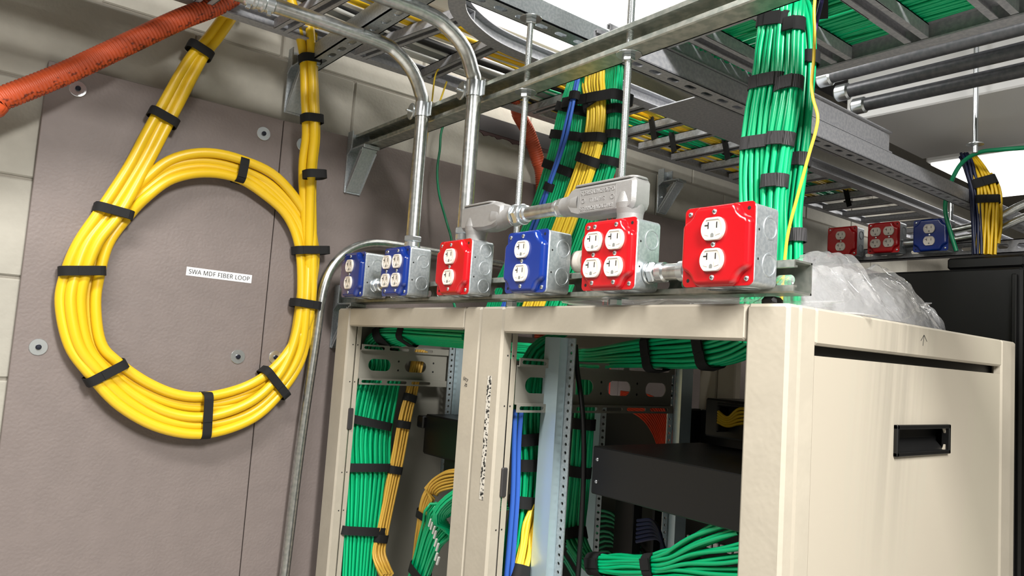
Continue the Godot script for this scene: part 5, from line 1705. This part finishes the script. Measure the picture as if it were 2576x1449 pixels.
func far_row() -> void:
	# second row of racks beyond, with its own strut of outlet boxes
	var t := thing("strut_channel", "slotted strut channel of the far row, above the black rack", "strut", V(-1.2, 0.40, -2.55))
	channel(t, V(-0.35, 0.425, -2.555), V(-1.7455, 0.425, -2.555), V(0, 0, -1), true, M.dull_steel)
	outlet_box("far red duplex outlet box, half behind the clear plastic bag", V(-1.307, 0.466, -2.47), false, 1, false, "outlet boxes of the far row", false)
	outlet_box("far red outlet box with four receptacles, beside the far blue box", V(-1.165, 0.468, -2.47), false, 2, false, "outlet boxes of the far row", false)
	outlet_box("far blue duplex outlet box behind the drooping green wire", V(-1.018, 0.464, -2.47), true, 1, false, "outlet boxes of the far row", false)
	var n := thing("conduit_nipple", "short steel connector between the far four-outlet red box and the far blue box", "conduit", V(-1.09, 0.45, -2.5))
	ring(n, "connector_body", V(-1.114, 0.448, -2.50), V(1, 0, 0), 0.015, 0.045, M.zinc)
	t = thing("black_rack", "tall closed black equipment rack standing beyond the plastic bag", "rack", V(-0.99, -2.0, -2.6))
	var g := Geo.new()
	g.box(V(-1.02, -0.84, -2.52), V(0.60, 2.34, 0.40), 0.006)
	part(t, "case", g, M.black_steel)
	g = Geo.new()
	g.box(V(-0.83, 0.355, -2.42), V(0.20, 0.035, 0.10), 0.006)
	part(t, "top_brush_strip", g, M.black_plastic)
	g = Geo.new()
	g.box(V(-0.735, -0.84, -2.31), V(0.012, 2.3, 0.012), 0.002)
	part(t, "door_edge", g, M.black_plastic)
	t = thing("black_rack", "open black rack frame at the edge of view, with cables inside", "rack", V(-0.6, -2.0, -2.6))
	g = Geo.new()
	g.box(V(-0.695, -0.84, -2.36), V(0.025, 2.34, 0.05), 0.003)
	part(t, "front_post", g, M.black_steel)
	g = Geo.new()
	g.box(V(-0.45, 0.31, -2.36), V(0.46, 0.05, 0.05), 0.003)
	part(t, "top_rail", g, M.black_steel)
	for k in 7:
		var s := Geo.new()
		s.box(V(-0.45, 0.22 - 0.06 * k, -2.40), V(0.46, 0.022, 0.02), 0.002)
		part(t, "patch_bar", s, M.dark_gray if k % 2 == 0 else M.gray_jacket)
	for k in 4:
		lay("yellow_cable", "yellow patch cable on the open black rack at the edge of view", "cable", "yellow cables on the open rack", [V(-0.69, 0.03 - 0.05 * k, -2.33), V(-0.66, 0.02 - 0.05 * k, -2.32), V(-0.6, 0.03 - 0.05 * k, -2.34)], 0.006, M.yellow_jacket, 4, 8)
	# drop of yellow and navy cables into the far rack
	t = thing("cable_drop", "far drop of yellow and dark blue cables falling into the black rack", "cable bundle", V(-0.86, 0.38, -2.42))
	var ya := [V(-0.8967, 0.6846, -2.42), V(-0.8662, 0.6341, -2.4), V(-0.8435, 0.583, -2.4), V(-0.8367, 0.5348, -2.4), V(-0.8382, 0.476, -2.4), V(-0.8413, 0.3824, -2.4)]
	strands(t, ya, X3(), 0.055, 0.03, 18, 0.0042, M.yellow_jacket, 4, [0.6, 0.9, 1.0, 1.0, 1.0, 1.0], 6)
	var yb := [V(-0.8495, 0.6278, -2.44), V(-0.8301, 0.583, -2.44), V(-0.8234, 0.5286, -2.44), V(-0.8249, 0.4694, -2.44), V(-0.8285, 0.4201, -2.44)]
	strands(t, yb, X3(), 0.026, 0.02, 8, 0.0042, M.yellow_jacket, 4, [], 6)
	var nb := [V(-0.9003, 0.6881, -2.4), V(-0.8795, 0.65, -2.38), V(-0.8637, 0.5818, -2.38), V(-0.8564, 0.498, -2.38), V(-0.8529, 0.3804, -2.38)]
	strands(t, nb, X3(), 0.026, 0.02, 8, 0.0042, M.navy_jacket, 4, [], 6)
	strap(t, ya, 0.36, X3(), 0.066, 0.04, 0.028)
	strap(t, ya, 0.57, X3(), 0.062, 0.036, 0.024)
	lay("green_wire", "thick green wire drooping in a big curve past the far blue box", "wire", "", [V(-0.6188, 0.6479, -2.3), V(-0.7144, 0.6542, -2.3), V(-0.7659, 0.6588, -2.3), V(-0.8308, 0.6655, -2.32), V(-0.8839, 0.6457, -2.34), V(-0.9231, 0.586, -2.36), V(-0.941, 0.5252, -2.38), V(-0.9267, 0.4571, -2.38), V(-0.9083, 0.3934, -2.38)], 0.0062, M.green_wire, 6)
	emt("curved_conduit", "steel conduit curving up from the far blue box, the upper of two", [V(-0.965, 0.478, -2.49), V(-0.93, 0.482, -2.49), V(-0.86, 0.50, -2.50), V(-0.78, 0.545, -2.52), V(-0.68, 0.58, -2.54), V(-0.4, 0.60, -2.56)], 0.0117, [], 5)
	emt("curved_conduit", "steel conduit curving up from the far blue box, the lower of two", [V(-0.965, 0.448, -2.49), V(-0.93, 0.451, -2.49), V(-0.86, 0.465, -2.50), V(-0.78, 0.505, -2.52), V(-0.68, 0.54, -2.54), V(-0.4, 0.56, -2.56)], 0.0117, [], 5)
	rod2("threaded hanger rod over the drooping green wire, coming down past the gray duct", V(-0.7241, 0.711, -2) * V(1, 0, 1), 0.575, 1.3)
	rod2("short hanger rod down to the far blue box", V(-0.985, 0, -2.535), 0.446, 0.62)


func rod2(label: String, at: Vector3, y0: float, y1: float) -> void:
	var t := thing("hanger_rod", label, "rod", V(at.x, y0, at.z), "plain hanger rods of the far row")
	var g := Geo.new()
	g.tube([V(at.x, y0, at.z), V(at.x, (y0 + y1) * 0.5, at.z), V(at.x, y1, at.z)], 0.0062, 10)
	part(t, "threaded_shaft", g, M.zinc)
	ring(t, "washer", V(at.x, y0 + 0.02, at.z), V(0, 1, 0), 0.02, 0.003, M.zinc)


# crumpled film: a squashed shell, smooth between sharp creases
func crumple(c: Vector3, rad: Vector3, sd: int, floor_y: float, amount := 0.30) -> Geo:
	var f := FastNoiseLite.new()
	f.seed = sd
	f.noise_type = FastNoiseLite.TYPE_SIMPLEX
	f.frequency = 0.75
	f.fractal_type = FastNoiseLite.FRACTAL_RIDGED
	f.fractal_octaves = 2
	var f2 := FastNoiseLite.new()
	f2.seed = sd + 5
	f2.frequency = 0.5
	f2.fractal_octaves = 1
	var g := Geo.new()
	var NU := 72
	var NV := 40
	var grid := []
	for j in NV + 1:
		var row := []
		var th := PI * j / NV
		for i in NU:
			var ph := TAU * i / NU
			var d := V(sin(th) * cos(ph), cos(th), sin(th) * sin(ph))
			var k := 1.0 + amount * (f.get_noise_3dv(d * 1.5) * 0.55 + f2.get_noise_3dv(d * 2.4) * 1.3)
			var p := c + d * rad * k
			p.y = maxf(p.y, floor_y + 0.002 * absf(f2.get_noise_3dv(p * 30.0)))
			row.append(p)
		grid.append(row)
	var nor := []
	for j in NV + 1:
		var row := []
		for i in NU:
			var a: Vector3 = grid[j][(i + 1) % NU] - grid[j][(i + NU - 1) % NU]
			var b: Vector3 = grid[mini(j + 1, NV)][i] - grid[maxi(j - 1, 0)][i]
			var q: Vector3 = a.cross(b)
			if q.length() < 1e-10:
				q = grid[j][i] - c
			if q.dot(grid[j][i] - c) < 0.0:
				q = -q
			row.append(q.normalized())
		nor.append(row)
	for j in NV:
		for i in NU:
			var i2 := (i + 1) % NU
			g.squad(grid[j][i], grid[j][i2], grid[j + 1][i2], grid[j + 1][i], nor[j][i], nor[j][i2], nor[j + 1][i2], nor[j + 1][i])
	return g


# loose film: an arch from one hem over a ridge line (z, height) to the other hem, wrinkled along sharp folds
func film(ridge: PackedVector2Array, x: float, half: float, base: float, sd: int, tall: float) -> Geo:
	var f := FastNoiseLite.new()
	f.seed = sd
	f.noise_type = FastNoiseLite.TYPE_SIMPLEX
	f.frequency = 9.0
	f.fractal_type = FastNoiseLite.FRACTAL_RIDGED
	f.fractal_octaves = 3
	var g := Geo.new()
	var NU := 110
	var NV := 44
	var grid := []
	for i in NU + 1:
		var fx := float(i) / NU * (ridge.size() - 1)
		var k := mini(int(fx), ridge.size() - 2)
		var p := ridge[k].lerp(ridge[k + 1], fx - k)
		var row := []
		var wide := half * (0.45 + 0.55 * sin(PI * clampf(float(i) / NU * 0.9 + 0.08, 0.0, 1.0)))
		for j in NV + 1:
			var w := float(j) / NV * 2.0 - 1.0
			var e := 1.0 - pow(absf(w), 1.6)
			var y := base + 0.0015 + (p.y - base) * tall * e
			var q := V(x + w * wide, y, p.x)
			var n := f.get_noise_3d(q.x * 1.3 + q.y * 0.8, q.y * 1.2 - q.z * 0.5, q.z * 1.1) - 0.35
			var amp := 0.011 * e + 0.001
			row.append(V(q.x + n * amp * signf(w + 0.01) * 0.8, maxf(q.y + n * amp * 0.9 * (1.0 - 0.6 * e), base + 0.0012), q.z + n * amp * 0.4))
		grid.append(row)
	var nor := []
	for i in NU + 1:
		var row := []
		for j in NV + 1:
			var a: Vector3 = grid[mini(i + 1, NU)][j] - grid[maxi(i - 1, 0)][j]
			var b: Vector3 = grid[i][mini(j + 1, NV)] - grid[i][maxi(j - 1, 0)]
			var q := a.cross(b)
			if q.y < 0.0:
				q = -q
			row.append(q.normalized())
		nor.append(row)
	for i in NU:
		for j in NV:
			g.squad(grid[i][j], grid[i + 1][j], grid[i + 1][j + 1], grid[i][j + 1], nor[i][j], nor[i + 1][j], nor[i + 1][j + 1], nor[i][j + 1])
	return g


func small() -> void:
	var yt := 0.0825
	var c := V(-0.545, 0.105, -0.99)
	var t := thing("plastic_bag", "crumpled clear plastic bag lying on the corner of the end cabinet", "plastic bag", V(-0.54, yt, -1.1))
	var ridge := PackedVector2Array([P(-0.845, 0.100), P(-0.870, 0.122), P(-0.905, 0.141), P(-0.957, 0.168), P(-1.010, 0.174), P(-1.062, 0.178), P(-1.080, 0.150), P(-1.105, 0.154), P(-1.145, 0.178), P(-1.190, 0.174), P(-1.235, 0.158), P(-1.285, 0.128), P(-1.310, 0.126), P(-1.335, 0.137)])
	part(t, "bag_fold", film(ridge, -0.552, 0.062, yt, 3, 1.0), M.clear_film)
	part(t, "bag_fold", film(ridge, -0.548, 0.050, yt, 9, 0.78), M.clear_film)
	var fl := thing("plastic_sheet", "flat wrinkled clear film under the strut on the end cabinet's top", "plastic film", V(-0.7, yt, -0.9))
	part(fl, "film", crumple(V(-0.76, 0.088, -0.93), V(0.22, 0.012, 0.075), 14, yt + 0.001, 0.5), M.clear_film)
	var k := Geo.new()
	k.box(V(-0.535, yt + 0.006, -0.842), V(0.022, 0.012, 0.022), 0.004)
	var o := inst(self, "rubber_foot", k.mesh(V(-0.535, yt, -0.842)), M.black_plastic, Transform3D(Basis(), V(-0.535, yt + LEVEL, -0.842)))
	tag(o, "small black rubber block on the cabinet top under the strut's open end", "rubber block")
